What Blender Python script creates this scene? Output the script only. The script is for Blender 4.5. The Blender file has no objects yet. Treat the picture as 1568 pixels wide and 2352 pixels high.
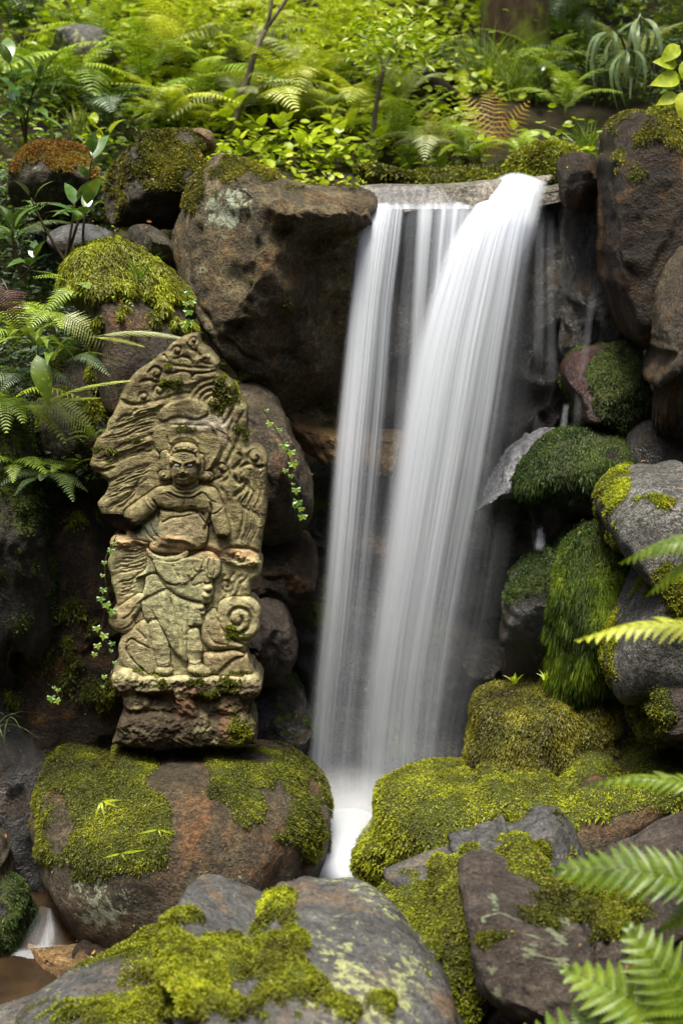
import bpy, bmesh, math, random
import numpy as np
from mathutils import Vector, Matrix

# ------------------------------------------------------------------ camera, sky, sun, exposure
SC = bpy.context.scene
COL = SC.collection
PITCH = math.radians(10.0)
CAM = np.array([0.0, -5.0, 2.14])
cam_d = bpy.data.cameras.new('camera')
cam_d.sensor_fit = 'VERTICAL'
cam_d.sensor_height = 36.0
cam_d.sensor_width = 24.0
cam_d.lens = 60.0
cam_d.clip_start = 0.05
cam_d.clip_end = 400.0
cam_d.dof.use_dof = True
cam_d.dof.focus_distance = 4.98
cam_d.dof.aperture_fstop = 3.0
cam_o = bpy.data.objects.new('camera', cam_d)
COL.objects.link(cam_o)
cam_o.location = CAM
cam_o.rotation_euler = (math.radians(90) - PITCH, 0, 0)
SC.camera = cam_o

SUN_EL, SUN_AZ = math.radians(72), math.radians(200)      # azimuth measured clockwise from +Y
world = bpy.data.worlds.new('World')
SC.world = world
world.use_nodes = True
wn = world.node_tree
bg = wn.nodes['Background']
sky = wn.nodes.new('ShaderNodeTexSky')
sky.sky_type = 'NISHITA'
sky.sun_disc = False
sky.sun_elevation = SUN_EL
sky.sun_rotation = SUN_AZ
sky.dust_density = 4.0
sky.air_density = 1.0
sky.ozone_density = 1.0
wn.links.new(sky.outputs[0], bg.inputs[0])
bg.inputs[1].default_value = 0.062
sun_d = bpy.data.lights.new('sun', 'SUN')
sun_d.energy = 1.5
sun_d.angle = math.radians(22)
sun_d.color = (1.0, 0.95, 0.83)
sun_o = bpy.data.objects.new('sun', sun_d)
COL.objects.link(sun_o)
sdir = Vector((math.sin(SUN_AZ) * math.cos(SUN_EL), math.cos(SUN_AZ) * math.cos(SUN_EL), math.sin(SUN_EL)))
sun_o.location = sdir * 20
sun_o.rotation_euler = sdir.to_track_quat('Z', 'Y').to_euler()

SC.view_settings.view_transform = 'Standard'
SC.view_settings.look = 'None'
SC.view_settings.gamma = 1.0
SC.view_settings.use_curve_mapping = False
SC.view_settings.exposure = 2.3
SC.render.engine = 'CYCLES'
SC.cycles.use_denoising = True
SC.cycles.max_bounces = 6
SC.cycles.diffuse_bounces = 3
SC.cycles.glossy_bounces = 2
SC.cycles.transmission_bounces = 4
SC.cycles.volume_bounces = 3
SC.cycles.volume_step_rate = 2.0
SC.cycles.transparent_max_bounces = 24
SC.cycles.caustics_reflective = False
SC.cycles.caustics_refractive = False
SC.cycles.sample_clamp_indirect = 4.0

R = random.Random(11)
RN = np.random.default_rng(5)

# ------------------------------------------------------------------ geometry helpers
_f = np.array([0, math.cos(PITCH), -math.sin(PITCH)])
_u = np.array([0, math.sin(PITCH), math.cos(PITCH)])
K = 0.3 / 1176.0


def P(px, py, Y):
    """The point of the place that lies at depth Y behind a point of the 1568x2352 photograph."""
    px = np.asarray(px, float); py = np.asarray(py, float)
    xr = (px - 784.0) * K
    yr = (1176.0 - py) * K
    dy = _f[1] + yr * _u[1]
    dz = _f[2] + yr * _u[2]
    t = (Y - CAM[1]) / dy
    return np.stack([CAM[0] + t * xr, CAM[1] + t * dy, CAM[2] + t * dz], -1)


def Q(p):
    r = p - CAM
    fc = r @ _f
    return 784.0 + r[..., 0] / fc / K, 1176.0 - (r @ _u) / fc / K


def sstep(a, b, x):
    t = np.clip((x - a) / (b - a), 0, 1)
    return t * t * (3 - 2 * t)


_perm = np.random.default_rng(3).permutation(256)
_perm = np.concatenate([_perm, _perm, _perm])
_grad = np.random.default_rng(4).normal(size=(256, 3))
_grad /= np.linalg.norm(_grad, axis=1)[:, None]


def perlin(p):
    i = np.floor(p).astype(int)
    f = p - i
    i &= 255
    w = f * f * f * (f * (f * 6 - 15) + 10)
    out = 0
    for dx in (0, 1):
        for dy in (0, 1):
            for dz in (0, 1):
                h = _perm[_perm[_perm[i[:, 0] + dx] + i[:, 1] + dy] + i[:, 2] + dz]
                g = _grad[h]
                d = f - np.array([dx, dy, dz])
                wx = w[:, 0] if dx else 1 - w[:, 0]
                wy = w[:, 1] if dy else 1 - w[:, 1]
                wz = w[:, 2] if dz else 1 - w[:, 2]
                out = out + wx * wy * wz * (g * d).sum(1)
    return out * 1.6


def fbm(p, octv=4, gain=0.5):
    a, s, out = 1.0, 1.0, 0
    for k in range(octv):
        out = out + a * perlin(p * s + 17.3 * k)
        a *= gain
        s *= 2.03
    return out


def catmull(pts, n=8, closed=False):
    pts = np.asarray(pts, float)
    m = len(pts)
    out = []
    for i in range(m if closed else m - 1):
        if closed:
            p0, p1, p2, p3 = pts[(i - 1) % m], pts[i], pts[(i + 1) % m], pts[(i + 2) % m]
        else:
            p0, p1, p2, p3 = pts[max(i - 1, 0)], pts[i], pts[i + 1], pts[min(i + 2, m - 1)]
        for k in range(n):
            t = k / n
            out.append(0.5 * ((2 * p1) + (-p0 + p2) * t + (2 * p0 - 5 * p1 + 4 * p2 - p3) * t * t
                              + (-p0 + 3 * p1 - 3 * p2 + p3) * t ** 3))
    if not closed:
        out.append(pts[-1])
    return np.array(out)


def set_tag(o, label=None, cat=None, group=None, kind=None):
    if label: o['label'] = label
    if cat: o['category'] = cat
    if group: o['group'] = group
    if kind: o['kind'] = kind
    return o


def link(name, me, parent=None, loc=None, mat=None):
    o = bpy.data.objects.new(name, me)
    COL.objects.link(o)
    if parent is not None: o.parent = parent
    if loc is not None: o.location = loc
    if mat is not None and me is not None and not me.materials: me.materials.append(mat)
    return o


def thing(name, label, cat, loc=(0, 0, 0), group=None):
    o = link(name, None, loc=loc)
    o.empty_display_size = 0.05
    return set_tag(o, label, cat, group)


def mesh_np(name, v, f, smooth=True, attrs=None):
    """v (n,3), f (m,3) or (m,4)"""
    me = bpy.data.meshes.new(name)
    v = np.asarray(v, np.float32); f = np.asarray(f, np.int32)
    k = f.shape[1]
    me.vertices.add(len(v)); me.vertices.foreach_set('co', v.ravel())
    me.loops.add(f.size); me.loops.foreach_set('vertex_index', f.ravel())
    me.polygons.add(len(f))
    me.polygons.foreach_set('loop_start', np.arange(0, f.size, k, dtype=np.int32))
    me.polygons.foreach_set('loop_total', np.full(len(f), k, np.int32))
    me.polygons.foreach_set('use_smooth', np.full(len(f), smooth, bool))
    for an, a in (attrs or {}).items():
        a = np.asarray(a, np.float32)
        if a.ndim == 1:
            me.attributes.new(an, 'FLOAT', 'POINT').data.foreach_set('value', a)
        else:
            c = np.ones((len(a), 4), np.float32); c[:, :a.shape[1]] = a
            me.attributes.new(an, 'FLOAT_COLOR', 'POINT').data.foreach_set('color', c.ravel())
    me.update(calc_edges=True)
    return me


def vnormals(v, f):
    a, b, c = v[f[:, 0]], v[f[:, 1]], v[f[:, -1]]
    fn = np.cross(b - a, c - a)
    n = np.zeros_like(v)
    for k in range(f.shape[1]):
        np.add.at(n, f[:, k], fn)
    n /= np.linalg.norm(n, axis=1)[:, None] + 1e-12
    return n


def tube(pts, radii, seg=8, noise=0.0):
    pts = np.asarray(pts, float)
    n = len(pts)
    tang = np.gradient(pts, axis=0)
    tang /= np.linalg.norm(tang, axis=1)[:, None] + 1e-9
    ref = np.array([0.13, 0.99, 0.07])
    vs = []
    for i in range(n):
        a = np.cross(tang[i], ref); a /= np.linalg.norm(a) + 1e-9
        b = np.cross(tang[i], a)
        for k in range(seg):
            t = 2 * math.pi * k / seg
            r = radii[i] * (1 + noise * RN.normal())
            vs.append(pts[i] + r * (a * math.cos(t) + b * math.sin(t)))
    fs = []
    for i in range(n - 1):
        for k in range(seg):
            k2 = (k + 1) % seg
            fs.append((i * seg + k, i * seg + k2, (i + 1) * seg + k2, (i + 1) * seg + k))
    v = np.array(vs)
    v = np.vstack([v, pts[0], pts[-1]])
    for k in range(seg):
        k2 = (k + 1) % seg
        fs.append((len(v) - 2, k2, k, k))
        fs.append((len(v) - 1, (n - 1) * seg + k, (n - 1) * seg + k2, (n - 1) * seg + k2))
    return v, np.array(fs)


def quads_clean(me):
    me.validate()
    return me


def join_np(parts):
    vs, fs, o = [], [], 0
    for v, f in parts:
        f = np.asarray(f)
        if f.shape[1] == 3: f = np.column_stack([f, f[:, 2]])
        vs.append(v); fs.append(f + o); o += len(v)
    return np.vstack(vs), np.vstack(fs)


def mesh_mixed(name, v, f, smooth=True, attrs=None):
    """quads, where a repeated last index makes a triangle"""
    f = np.asarray(f, np.int32)
    tri = f[:, 3] == f[:, 2]
    me = bpy.data.meshes.new(name)
    me.vertices.add(len(v)); me.vertices.foreach_set('co', np.asarray(v, np.float32).ravel())
    q, t = f[~tri], f[tri][:, :3]
    idx = np.concatenate([q.ravel(), t.ravel()]).astype(np.int32)
    tot = np.concatenate([np.full(len(q), 4), np.full(len(t), 3)]).astype(np.int32)
    st = np.concatenate([[0], np.cumsum(tot)[:-1]]).astype(np.int32)
    me.loops.add(len(idx)); me.loops.foreach_set('vertex_index', idx)
    me.polygons.add(len(tot))
    me.polygons.foreach_set('loop_start', st); me.polygons.foreach_set('loop_total', tot)
    me.polygons.foreach_set('use_smooth', np.full(len(tot), smooth, bool))
    for an, a in (attrs or {}).items():
        me.attributes.new(an, 'FLOAT', 'POINT').data.foreach_set('value', np.asarray(a, np.float32))
    me.update(calc_edges=True)
    return me


# ------------------------------------------------------------------ materials
class NT:
    def __init__(s, name):
        s.m = bpy.data.materials.new(name); s.m.use_nodes = True
        s.t = s.m.node_tree; s.t.nodes.clear()
        s.out = s.n('ShaderNodeOutputMaterial')

    def n(s, typ, **kw):
        nd = s.t.nodes.new(typ)
        for k, v in kw.items(): setattr(nd, k, v)
        return nd

    def l(s, a, b): s.t.links.new(a, b)

    def put(s, sock, v):
        if hasattr(v, 'is_output') or isinstance(v, bpy.types.NodeSocket): s.l(v, sock)
        elif isinstance(v, (tuple, list)) and len(v) == 3 and sock.type == 'RGBA': sock.default_value = (*v, 1)
        else: sock.default_value = v

    def coord(s, kind='Object'):
        return s.n('ShaderNodeTexCoord').outputs[kind]

    def mapping(s, vec, scale):
        m = s.n('ShaderNodeMapping'); s.l(vec, m.inputs['Vector']); m.inputs['Scale'].default_value = scale
        return m.outputs[0]

    def noise(s, vec, scale, detail=4, rough=0.55, dist=0.0):
        n = s.n('ShaderNodeTexNoise')
        s.l(vec, n.inputs['Vector'])
        n.inputs['Scale'].default_value = scale; n.inputs['Detail'].default_value = detail
        n.inputs['Roughness'].default_value = rough; n.inputs['Distortion'].default_value = dist
        return n.outputs[0]

    def voro(s, vec, scale, feat='F1', out=0):
        n = s.n('ShaderNodeTexVoronoi'); n.feature = feat
        s.l(vec, n.inputs['Vector']); n.inputs['Scale'].default_value = scale
        return n.outputs[out]

    def ramp(s, fac, stops, interp='LINEAR'):
        n = s.n('ShaderNodeValToRGB'); n.color_ramp.interpolation = interp
        e = n.color_ramp.elements
        while len(e) < len(stops): e.new(0.5)
        for k, (p, c) in enumerate(stops):
            e[k].position = p
            e[k].color = (*c, 1) if len(c) == 3 else c
        s.put(n.inputs[0], fac)
        return n.outputs[0]

    def mix(s, fac, a, b, mode='MIX'):
        n = s.n('ShaderNodeMix'); n.data_type = 'RGBA'; n.blend_type = mode
        s.put(n.inputs[0], fac); s.put(n.inputs[6], a); s.put(n.inputs[7], b)
        return n.outputs[2]

    def scale(s, col, fac):
        n = s.n('ShaderNodeVectorMath'); n.operation = 'SCALE'
        s.put(n.inputs[0], col); s.put(n.inputs['Scale'], fac)
        return n.outputs[0]

    def math(s, op, a, b=0.0, clamp=False):
        n = s.n('ShaderNodeMath'); n.operation = op; n.use_clamp = clamp
        s.put(n.inputs[0], a); s.put(n.inputs[1], b)
        return n.outputs[0]

    def range(s, v, a, b, c=0.0, d=1.0):
        n = s.n('ShaderNodeMapRange'); n.interpolation_type = 'SMOOTHSTEP'
        s.put(n.inputs[0], v)
        for k, x in enumerate((a, b, c, d)): n.inputs[k + 1].default_value = x
        return n.outputs[0]

    def attr(s, name, out='Fac'):
        n = s.n('ShaderNodeAttribute'); n.attribute_name = name
        return n.outputs[out]

    def bump(s, h, strength, dist):
        n = s.n('ShaderNodeBump'); s.l(h, n.inputs['Height'])
        n.inputs['Strength'].default_value = strength; n.inputs['Distance'].default_value = dist
        return n.outputs[0]

    def princ(s, base, rough, normal=None, spec=0.4, coat=0.0, coat_rough=0.2):
        b = s.n('ShaderNodeBsdfPrincipled')
        s.put(b.inputs['Base Color'], base); s.put(b.inputs['Roughness'], rough)
        s.put(b.inputs['Specular IOR Level'], spec)
        s.put(b.inputs['Coat Weight'], coat); b.inputs['Coat Roughness'].default_value = coat_rough
        if normal is not None:
            s.l(normal, b.inputs['Normal'])
            s.l(normal, b.inputs['Coat Normal'])
        return b.outputs[0]

    def done(s, sh):
        s.l(sh, s.out.inputs[0]); return s.m


def mat_rock(name, dark, mid, light, stain=None, stain_amt=0.0, lichen=None, lichen_amt=0.0, lichen_scale=9.0,
             scale=5.0, rough=0.75, wet=0.0, bump=1.0, grain=1.0, spec=0.35, moss=((0.03, 0.04, 0.006), (0.10, 0.12, 0.012)),
             vein=0.0, coat_rough=0.25):
    t = NT(name)
    c = t.coord('Object')
    n1 = t.noise(c, scale, 8, 0.62, 0.1)
    n2 = t.noise(c, scale * 3.7, 6, 0.65)
    n3 = t.noise(c, scale * 22, 4, 0.7)
    v = t.math('ADD', t.math('MULTIPLY', n1, 0.6), t.math('MULTIPLY', n2, 0.4))
    col = t.ramp(v, [(0.30, dark), (0.48, mid), (0.66, light)])
    if stain is not None:
        sm = t.range(t.noise(c, scale * 0.8, 5, 0.6, 0.8), 0.62 - stain_amt, 0.80 - stain_amt)
        col = t.mix(t.math('MULTIPLY', sm, t.range(n2, 0.3, 0.6)), col, stain)
    # mineral grain
    fine = t.noise(c, scale * 60, 3, 0.6)
    blot = t.noise(c, scale * 9, 6, 0.7, 0.1)
    gr = t.math('MULTIPLY', t.range(n3, 0.30, 0.72, 1 - 0.60 * grain, 1 + 0.75 * grain), t.range(blot, 0.32, 0.68, 1 - 0.55 * grain, 1 + 0.45 * grain))
    gr = t.math('MULTIPLY', gr, t.range(fine, 0.3, 0.7, 1 - 0.3 * grain, 1 + 0.3 * grain))
    col = t.scale(col, gr)
    rg = rough
    lm = None
    if lichen is not None:
        aux = t.attr('aux')
        big = t.noise(c, lichen_scale * 0.35, 3, 0.6, 0.2)
        sm = t.noise(c, lichen_scale * 4.5, 7, 0.75)
        lv = t.math('ADD', t.math('MULTIPLY', big, 0.40), t.math('MULTIPLY', sm, 0.60))
        lv = t.math('ADD', lv, t.math('MULTIPLY', aux, 0.17))
        lm = t.range(lv, 0.66 - lichen_amt, 0.70 - lichen_amt)
        lc = t.mix(t.range(n3, 0.35, 0.65), lichen, tuple(x * 0.55 for x in lichen))
        col = t.mix(lm, col, lc)
    mo = t.attr('moss')
    mcol = t.ramp(t.math('ADD', t.math('MULTIPLY', n3, 0.6), t.math('MULTIPLY', n2, 0.4)), [(0.35, moss[0]), (0.65, moss[1])])
    mm = t.range(t.math('ADD', mo, t.math('MULTIPLY', t.math('SUBTRACT', n3, 0.5), 1.6)), 0.28, 0.72)
    col = t.mix(mm, col, mcol)
    if not isinstance(rg, float): pass
    rmix = t.math('ADD', t.math('MULTIPLY', t.math('SUBTRACT', n2, 0.5), 0.5), rough, True)
    rmix = t.math('MAXIMUM', rmix, t.math('MULTIPLY', mm, 0.95))
    h = t.math('ADD', t.math('MULTIPLY', n1, 0.5), t.math('ADD', t.math('MULTIPLY', n2, 0.35), t.math('ADD', t.math('MULTIPLY', n3, 0.30), t.math('ADD', t.math('MULTIPLY', blot, 0.35), t.math('MULTIPLY', fine, 0.08)))))
    if vein > 0:
        cr = t.voro(t.mapping(c, (1, 1, 0.6)), scale * 0.9, 'DISTANCE_TO_EDGE')
        h = t.math('ADD', h, t.math('MULTIPLY', t.range(cr, 0.0, 0.06), vein))
    if lm is not None: h = t.math('ADD', h, t.math('MULTIPLY', lm, 0.05))
    h = t.math('ADD', h, t.math('MULTIPLY', mm, t.math('MULTIPLY', n3, 0.5)))
    nb = t.bump(h, 0.85, 0.045 * bump)
    coat = t.math('MULTIPLY', t.math('SUBTRACT', 1.0, mm), wet) if wet else 0.0
    return t.done(t.princ(col, rmix, nb, spec, coat, coat_rough))


def mat_moss(name, c0, c1, c2, transl=0.35):
    t = NT(name)
    tone = t.attr('tone')
    n = t.noise(t.coord('Object'), 7.0, 5, 0.65)
    v = t.math('ADD', t.math('MULTIPLY', tone, 0.55), t.math('MULTIPLY', t.math('SUBTRACT', n, 0.36), 1.7))
    col = t.ramp(v, [(0.12, c0), (0.5, c1), (0.9, c2)])
    d = t.n('ShaderNodeBsdfDiffuse'); t.l(col, d.inputs[0])
    tr = t.n('ShaderNodeBsdfTranslucent'); t.l(col, tr.inputs[0])
    g = t.n('ShaderNodeBsdfGlossy'); g.inputs['Roughness'].default_value = 0.55
    g.inputs[0].default_value = (0.8, 0.85, 0.7, 1)
    m = t.n('ShaderNodeMixShader'); m.inputs[0].default_value = transl
    t.l(d.outputs[0], m.inputs[1]); t.l(tr.outputs[0], m.inputs[2])
    m2 = t.n('ShaderNodeMixShader'); m2.inputs[0].default_value = 0.03
    t.l(m.outputs[0], m2.inputs[1]); t.l(g.outputs[0], m2.inputs[2])
    return t.done(m2.outputs[0])


def mat_leaf(name, c0, c1, c2, transl=0.4, gloss=0.06, rough=0.35, spots=None):
    t = NT(name)
    oi = t.n('ShaderNodeObjectInfo').outputs['Random']
    tone = t.attr('tone')
    n = t.noise(t.coord('Object'), 6.0, 3, 0.6)
    v = t.math('ADD', t.math('MULTIPLY', oi, 0.35), t.math('ADD', t.math('MULTIPLY', tone, 0.45), t.math('MULTIPLY', t.math('SUBTRACT', n, 0.4), 0.8)))
    col = t.ramp(v, [(0.05, c0), (0.42, c1), (0.85, c2)])
    if spots is not None:
        col = t.mix(t.range(t.noise(t.coord('Object'), 14.0, 2, 0.5), 0.62, 0.68), col, spots)
    d = t.n('ShaderNodeBsdfDiffuse'); t.l(col, d.inputs[0])
    tr = t.n('ShaderNodeBsdfTranslucent')
    t.l(t.mix(0.5, col, (0.9, 1.0, 0.25), 'MULTIPLY'), tr.inputs[0])
    g = t.n('ShaderNodeBsdfGlossy'); g.inputs['Roughness'].default_value = rough
    g.inputs[0].default_value = (0.9, 0.95, 0.9, 1)
    fr = t.n('ShaderNodeLayerWeight'); fr.inputs[0].default_value = 0.25
    m = t.n('ShaderNodeMixShader'); m.inputs[0].default_value = transl
    t.l(d.outputs[0], m.inputs[1]); t.l(tr.outputs[0], m.inputs[2])
    m2 = t.n('ShaderNodeMixShader')
    t.l(t.math('ADD', t.math('MULTIPLY', fr.outputs['Fresnel'], gloss * 2), gloss * 0.5), m2.inputs[0])
    t.l(m.outputs[0], m2.inputs[1]); t.l(g.outputs[0], m2.inputs[2])
    return t.done(m2.outputs[0])


def mat_bark(name, c0, c1, moss_c=None):
    t = NT(name)
    c = t.coord('Object')
    n = t.noise(t.mapping(c, (1, 1, 0.25)), 28, 6, 0.65)
    col = t.ramp(n, [(0.3, c0), (0.7, c1)])
    if moss_c is not None:
        col = t.mix(t.range(t.noise(c, 5, 5, 0.6), 0.42, 0.58), col, moss_c)
    return t.done(t.princ(col, 0.85, t.bump(n, 0.8, 0.02), 0.25))
# ------------------------------------------------------------------ rock and moss builders
_ICO = {}


def ico(sub):
    if sub not in _ICO:
        bm = bmesh.new()
        bmesh.ops.create_icosphere(bm, subdivisions=sub, radius=1.0)
        v = np.array([x.co[:] for x in bm.verts]); f = np.array([[q.index for q in p.verts] for p in bm.faces])
        bm.free()
        _ICO[sub] = (v / np.linalg.norm(v, axis=1)[:, None], f)
    return _ICO[sub]


ROCK_GEO = {}
ABINS = np.linspace(-math.pi, math.pi, 361)


def ang_max(a, r):
    i = np.clip(np.digitize(a, ABINS) - 1, 0, 359)
    m = np.zeros(360)
    np.maximum.at(m, i, r)
    okk = m > 0
    c = 0.5 * (ABINS[1:] + ABINS[:-1])
    # sparse vertices: the outer hull over a few degrees
    out = m.copy()
    for d in (-2, -1, 1, 2): out = np.maximum(out, np.roll(m, d) * (1 - 0.004 * abs(d)))
    okk = out > 0
    return np.interp(c, c[okk], out[okk], period=2 * math.pi)


def rock(name, label, cat, outline, Y, T, mat, sub=5, p=2.6, rough=0.05, freq=2.2, lean=0.0, facets=10, seed=1, facet_amt=0.8,
         moss=None, moss_mat=None, blades=0, blen=0.012, bwid=0.004, hang=0.0, thick=0.008, cushion=0.0, aux=None, warp=None,
         Tb=None, group=None, smooth_outline=True, ridge=0.0, aniso=(1, 1, 1), parent=None, mossname='moss', mossgrow=0.6, crack=0.045):
    u, f = ico(sub)
    ol = catmull(outline, 6, True) if smooth_outline else np.array(outline, float)
    w = P(ol[:, 0], ol[:, 1], Y)
    cx, cz = w[:, 0].mean(), w[:, 2].mean()
    # dense outline -> radius by angle
    seg = np.vstack([w, w[:1]])
    den = np.concatenate([seg[i] + (seg[i + 1] - seg[i]) * np.linspace(0, 1, 12, endpoint=False)[:, None] for i in range(len(w))])
    olc = np.vstack([ol, ol[:1]])
    den_q = np.concatenate([olc[i] + (olc[i + 1] - olc[i]) * np.linspace(0, 1, 12, endpoint=False)[:, None] for i in range(len(ol))])
    th = np.arctan2(den[:, 2] - cz, den[:, 0] - cx); rr = np.hypot(den[:, 2] - cz, den[:, 0] - cx)
    bins = np.linspace(-math.pi, math.pi, 361)
    idx = np.digitize(th, bins)
    rb = np.array([rr[idx == k].max() if (idx == k).any() else np.nan for k in range(1, 361)])
    bc = 0.5 * (bins[1:] + bins[:-1]); ok = ~np.isnan(rb)
    rm = rb[ok].mean()
    size = rm
    loc = np.array([cx, Y, cz])
    rs = np.random.default_rng(seed)
    fn = rs.normal(size=(facets, 3)); fn[:, 1] = -np.abs(fn[:, 1]) * 1.3 - 0.25
    fn /= np.linalg.norm(fn, axis=1)[:, None]
    fq = rs.uniform(0.86, 0.97, facets)

    def shape(u, gain):
        s = np.hypot(u[:, 0], u[:, 2]); a = np.abs(u[:, 1])
        ang = np.arctan2(u[:, 2], u[:, 0])
        r = np.interp(ang, bc[ok], (rb * gain)[ok], period=2 * math.pi)
        k = (s ** p + a ** p) ** (-1 / p)
        r = r * sstep(0.0, 0.5, s) + (0.6 * r + 0.4 * rm) * (1 - sstep(0.0, 0.5, s))
        Tn = np.where(u[:, 1] < 0, T, T if Tb is None else Tb)
        v = np.stack([r * k * s * np.cos(ang), u[:, 1] / np.maximum(a, 1e-9) * k * a * Tn, r * k * s * np.sin(ang)], -1)
        v[:, 1] += lean * v[:, 2]
        for n, q in zip(fn, fq):
            over = v @ n - np.quantile(v @ n, q)
            v = v - n * np.where(over > 0, over * facet_amt, 0)[:, None]
        return v, s

    # the outline as the camera sees it is checked against the wanted one and the girth corrected
    gain = np.ones(360)
    u4 = ico(5)[0]
    qc = np.array(Q(loc[None]))[:, 0]
    qa = np.arctan2(-(den_q[:, 1] - qc[1]), den_q[:, 0] - qc[0]); qr = np.hypot(den_q[:, 1] - qc[1], den_q[:, 0] - qc[0])
    want = ang_max(qa, qr)
    for _ in range(5):
        vv, _s = shape(u4, gain)
        x, y = Q(vv + loc)
        have = ang_max(np.arctan2(-(y - qc[1]), x - qc[0]), np.hypot(y - qc[1], x - qc[0]))
        gain = gain * np.clip(want / have, 0.6, 1.6) ** 0.85
        ker = np.ones(5) / 5
        gain = np.convolve(np.concatenate([gain[-2:], gain, gain[:2]]), ker, 'valid')
        gain = np.clip(gain, 0.3, 2.0)
    v, s = shape(u, gain)
    nrm = vnormals(v, f)
    pw = v * np.array(aniso) * freq / size * 0.5 + seed * 7.7
    n1 = fbm(pw, 6, 0.58)
    edge = 0.45 + 0.55 * (1 - sstep(0.75, 1.0, s))
    v = v + nrm * (n1 * rough * size * edge)[:, None]
    if ridge:
        rg = 1 - np.abs(fbm(pw * 1.7 + 31, 4, 0.55)) * 2
        v = v + nrm * (np.clip(rg, -1, 1) * ridge * size * edge)[:, None]
    if crack:
        gq = perlin(pw * 0.9 + 61) + 0.35 * perlin(pw * 2.7 + 11)
        cut = np.exp(-(gq / 0.05) ** 2) * sstep(-0.2, 0.4, perlin(pw * 0.6 + 5))
        v = v - nrm * (cut * crack * size * edge)[:, None]
    if warp is not None:
        px, py = Q(v + loc)
        v[:, 1] += np.where(nrm[:, 1] < 0.3, warp(px, py), 0.0)
    nrm = vnormals(v, f)
    px, py = Q(v + loc)
    att = {}
    m = np.zeros(len(v))
    if moss is not None:
        nn = fbm(v * 7.0 + seed, 5, 0.62)
        m = np.clip(moss(px, py, nrm, nn), 0, 1.4)
        m = m * sstep(-0.7, 0.15, fbm(v * 24 + seed, 4, 0.65) + 2.0 * (m - 0.45))
        v = v + nrm * (thick * sstep(0.25, 0.95, m))[:, None]
        if cushion:
            cn = fbm(v * 26 + seed, 3, 0.6)
            v = v + nrm * (cushion * (cn + 0.3) * sstep(0.35, 0.75, m))[:, None]
        nrm = vnormals(v, f)
    att['moss'] = m
    att['aux'] = np.zeros(len(v)) if aux is None else aux(px, py, nrm)
    me = mesh_np(name, v, f, True, att)
    o = link(name, me, loc=loc, mat=mat)
    set_tag(o, label, cat, group)
    if moss is not None and blades:
        add_moss(o, v, f, nrm, m, blades, blen, bwid, hang, moss_mat, seed, mossname, mossgrow)
    ROCK_GEO[o.name] = (v, f, nrm, loc)
    return o


def add_moss(o, v, f, nrm, m, count, blen, bwid, hang, mat, seed, name='moss', grow=0.6, clump=0.007):
    rs = np.random.default_rng(seed + 100)
    a, b, c = v[f[:, 0]], v[f[:, 1]], v[f[:, 2]]
    fn = np.cross(b - a, c - a); ar = np.linalg.norm(fn, axis=1); fn /= ar[:, None] + 1e-12
    fm = m[f].mean(1)
    w = ar * np.where(fm > 0.14, np.clip(fm - 0.08, 0, 0.8) ** 1.3, 0) * np.where(fn[:, 1] < 0.55, 1, 0.05)
    if w.sum() <= 0: return None
    w /= w.sum()
    t = rs.choice(len(f), count, p=w)
    r1, r2 = np.sqrt(rs.random(count)), rs.random(count)
    q = a[t] * (1 - r1)[:, None] + b[t] * (r1 * (1 - r2))[:, None] + c[t] * (r1 * r2)[:, None]
    n = fn[t]
    patch = fbm(q * 18 + seed, 3, 0.6)
    L = blen * np.clip(0.45 + 0.7 * fm[t], 0.4, 1) * (0.55 + 0.9 * rs.random(count)) * (1 + grow * patch)
    d = n + rs.normal(size=(count, 3)) * 0.55 + np.array([0, 0, 0.25 - hang])
    d /= np.linalg.norm(d, axis=1)[:, None]
    side = np.cross(d, rs.normal(size=(count, 3))); side /= np.linalg.norm(side, axis=1)[:, None] + 1e-9
    bend = np.cross(side, d)
    W = bwid * (0.6 + 0.8 * rs.random(count))
    base = q + n * (clump * (0.35 + 0.65 * fbm(q * 48 + seed, 2)) - 0.002)[:, None]
    mid = base + d * (L * 0.55)[:, None]
    tip = base + d * L[:, None] + bend * (L * rs.uniform(-0.4, 0.4, count))[:, None] + np.array([0, 0, -1]) * (L * (0.15 + hang))[:, None]
    vs = np.stack([base, mid - side * W[:, None], mid + side * W[:, None], tip], 1).reshape(-1, 3)
    k = np.arange(count)[:, None] * 4
    fs = np.concatenate([k + np.array([0, 1, 2]), k + np.array([1, 3, 2])])
    tone = np.clip(0.45 + 0.32 * fbm(q * 5 + seed * 3, 3, 0.6) + rs.normal(size=count) * 0.16, 0, 1)
    tt = np.repeat(tone, 4).reshape(-1, 4) + np.array([-0.12, 0, 0, 0.14])
    me = mesh_np(name, vs, fs, False, {'tone': tt.ravel()})
    mo = link(name, me, parent=o, mat=mat)
    mo['kind'] = 'stuff'
    return mo


def ell(px, py, cx, cy, rx, ry, soft=0.35):
    """1 inside an ellipse of the rock's face, falling to 0"""
    d = np.hypot((px - cx) / rx, (py - cy) / ry)
    return 1 - sstep(1 - soft, 1 + soft, d)


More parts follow.
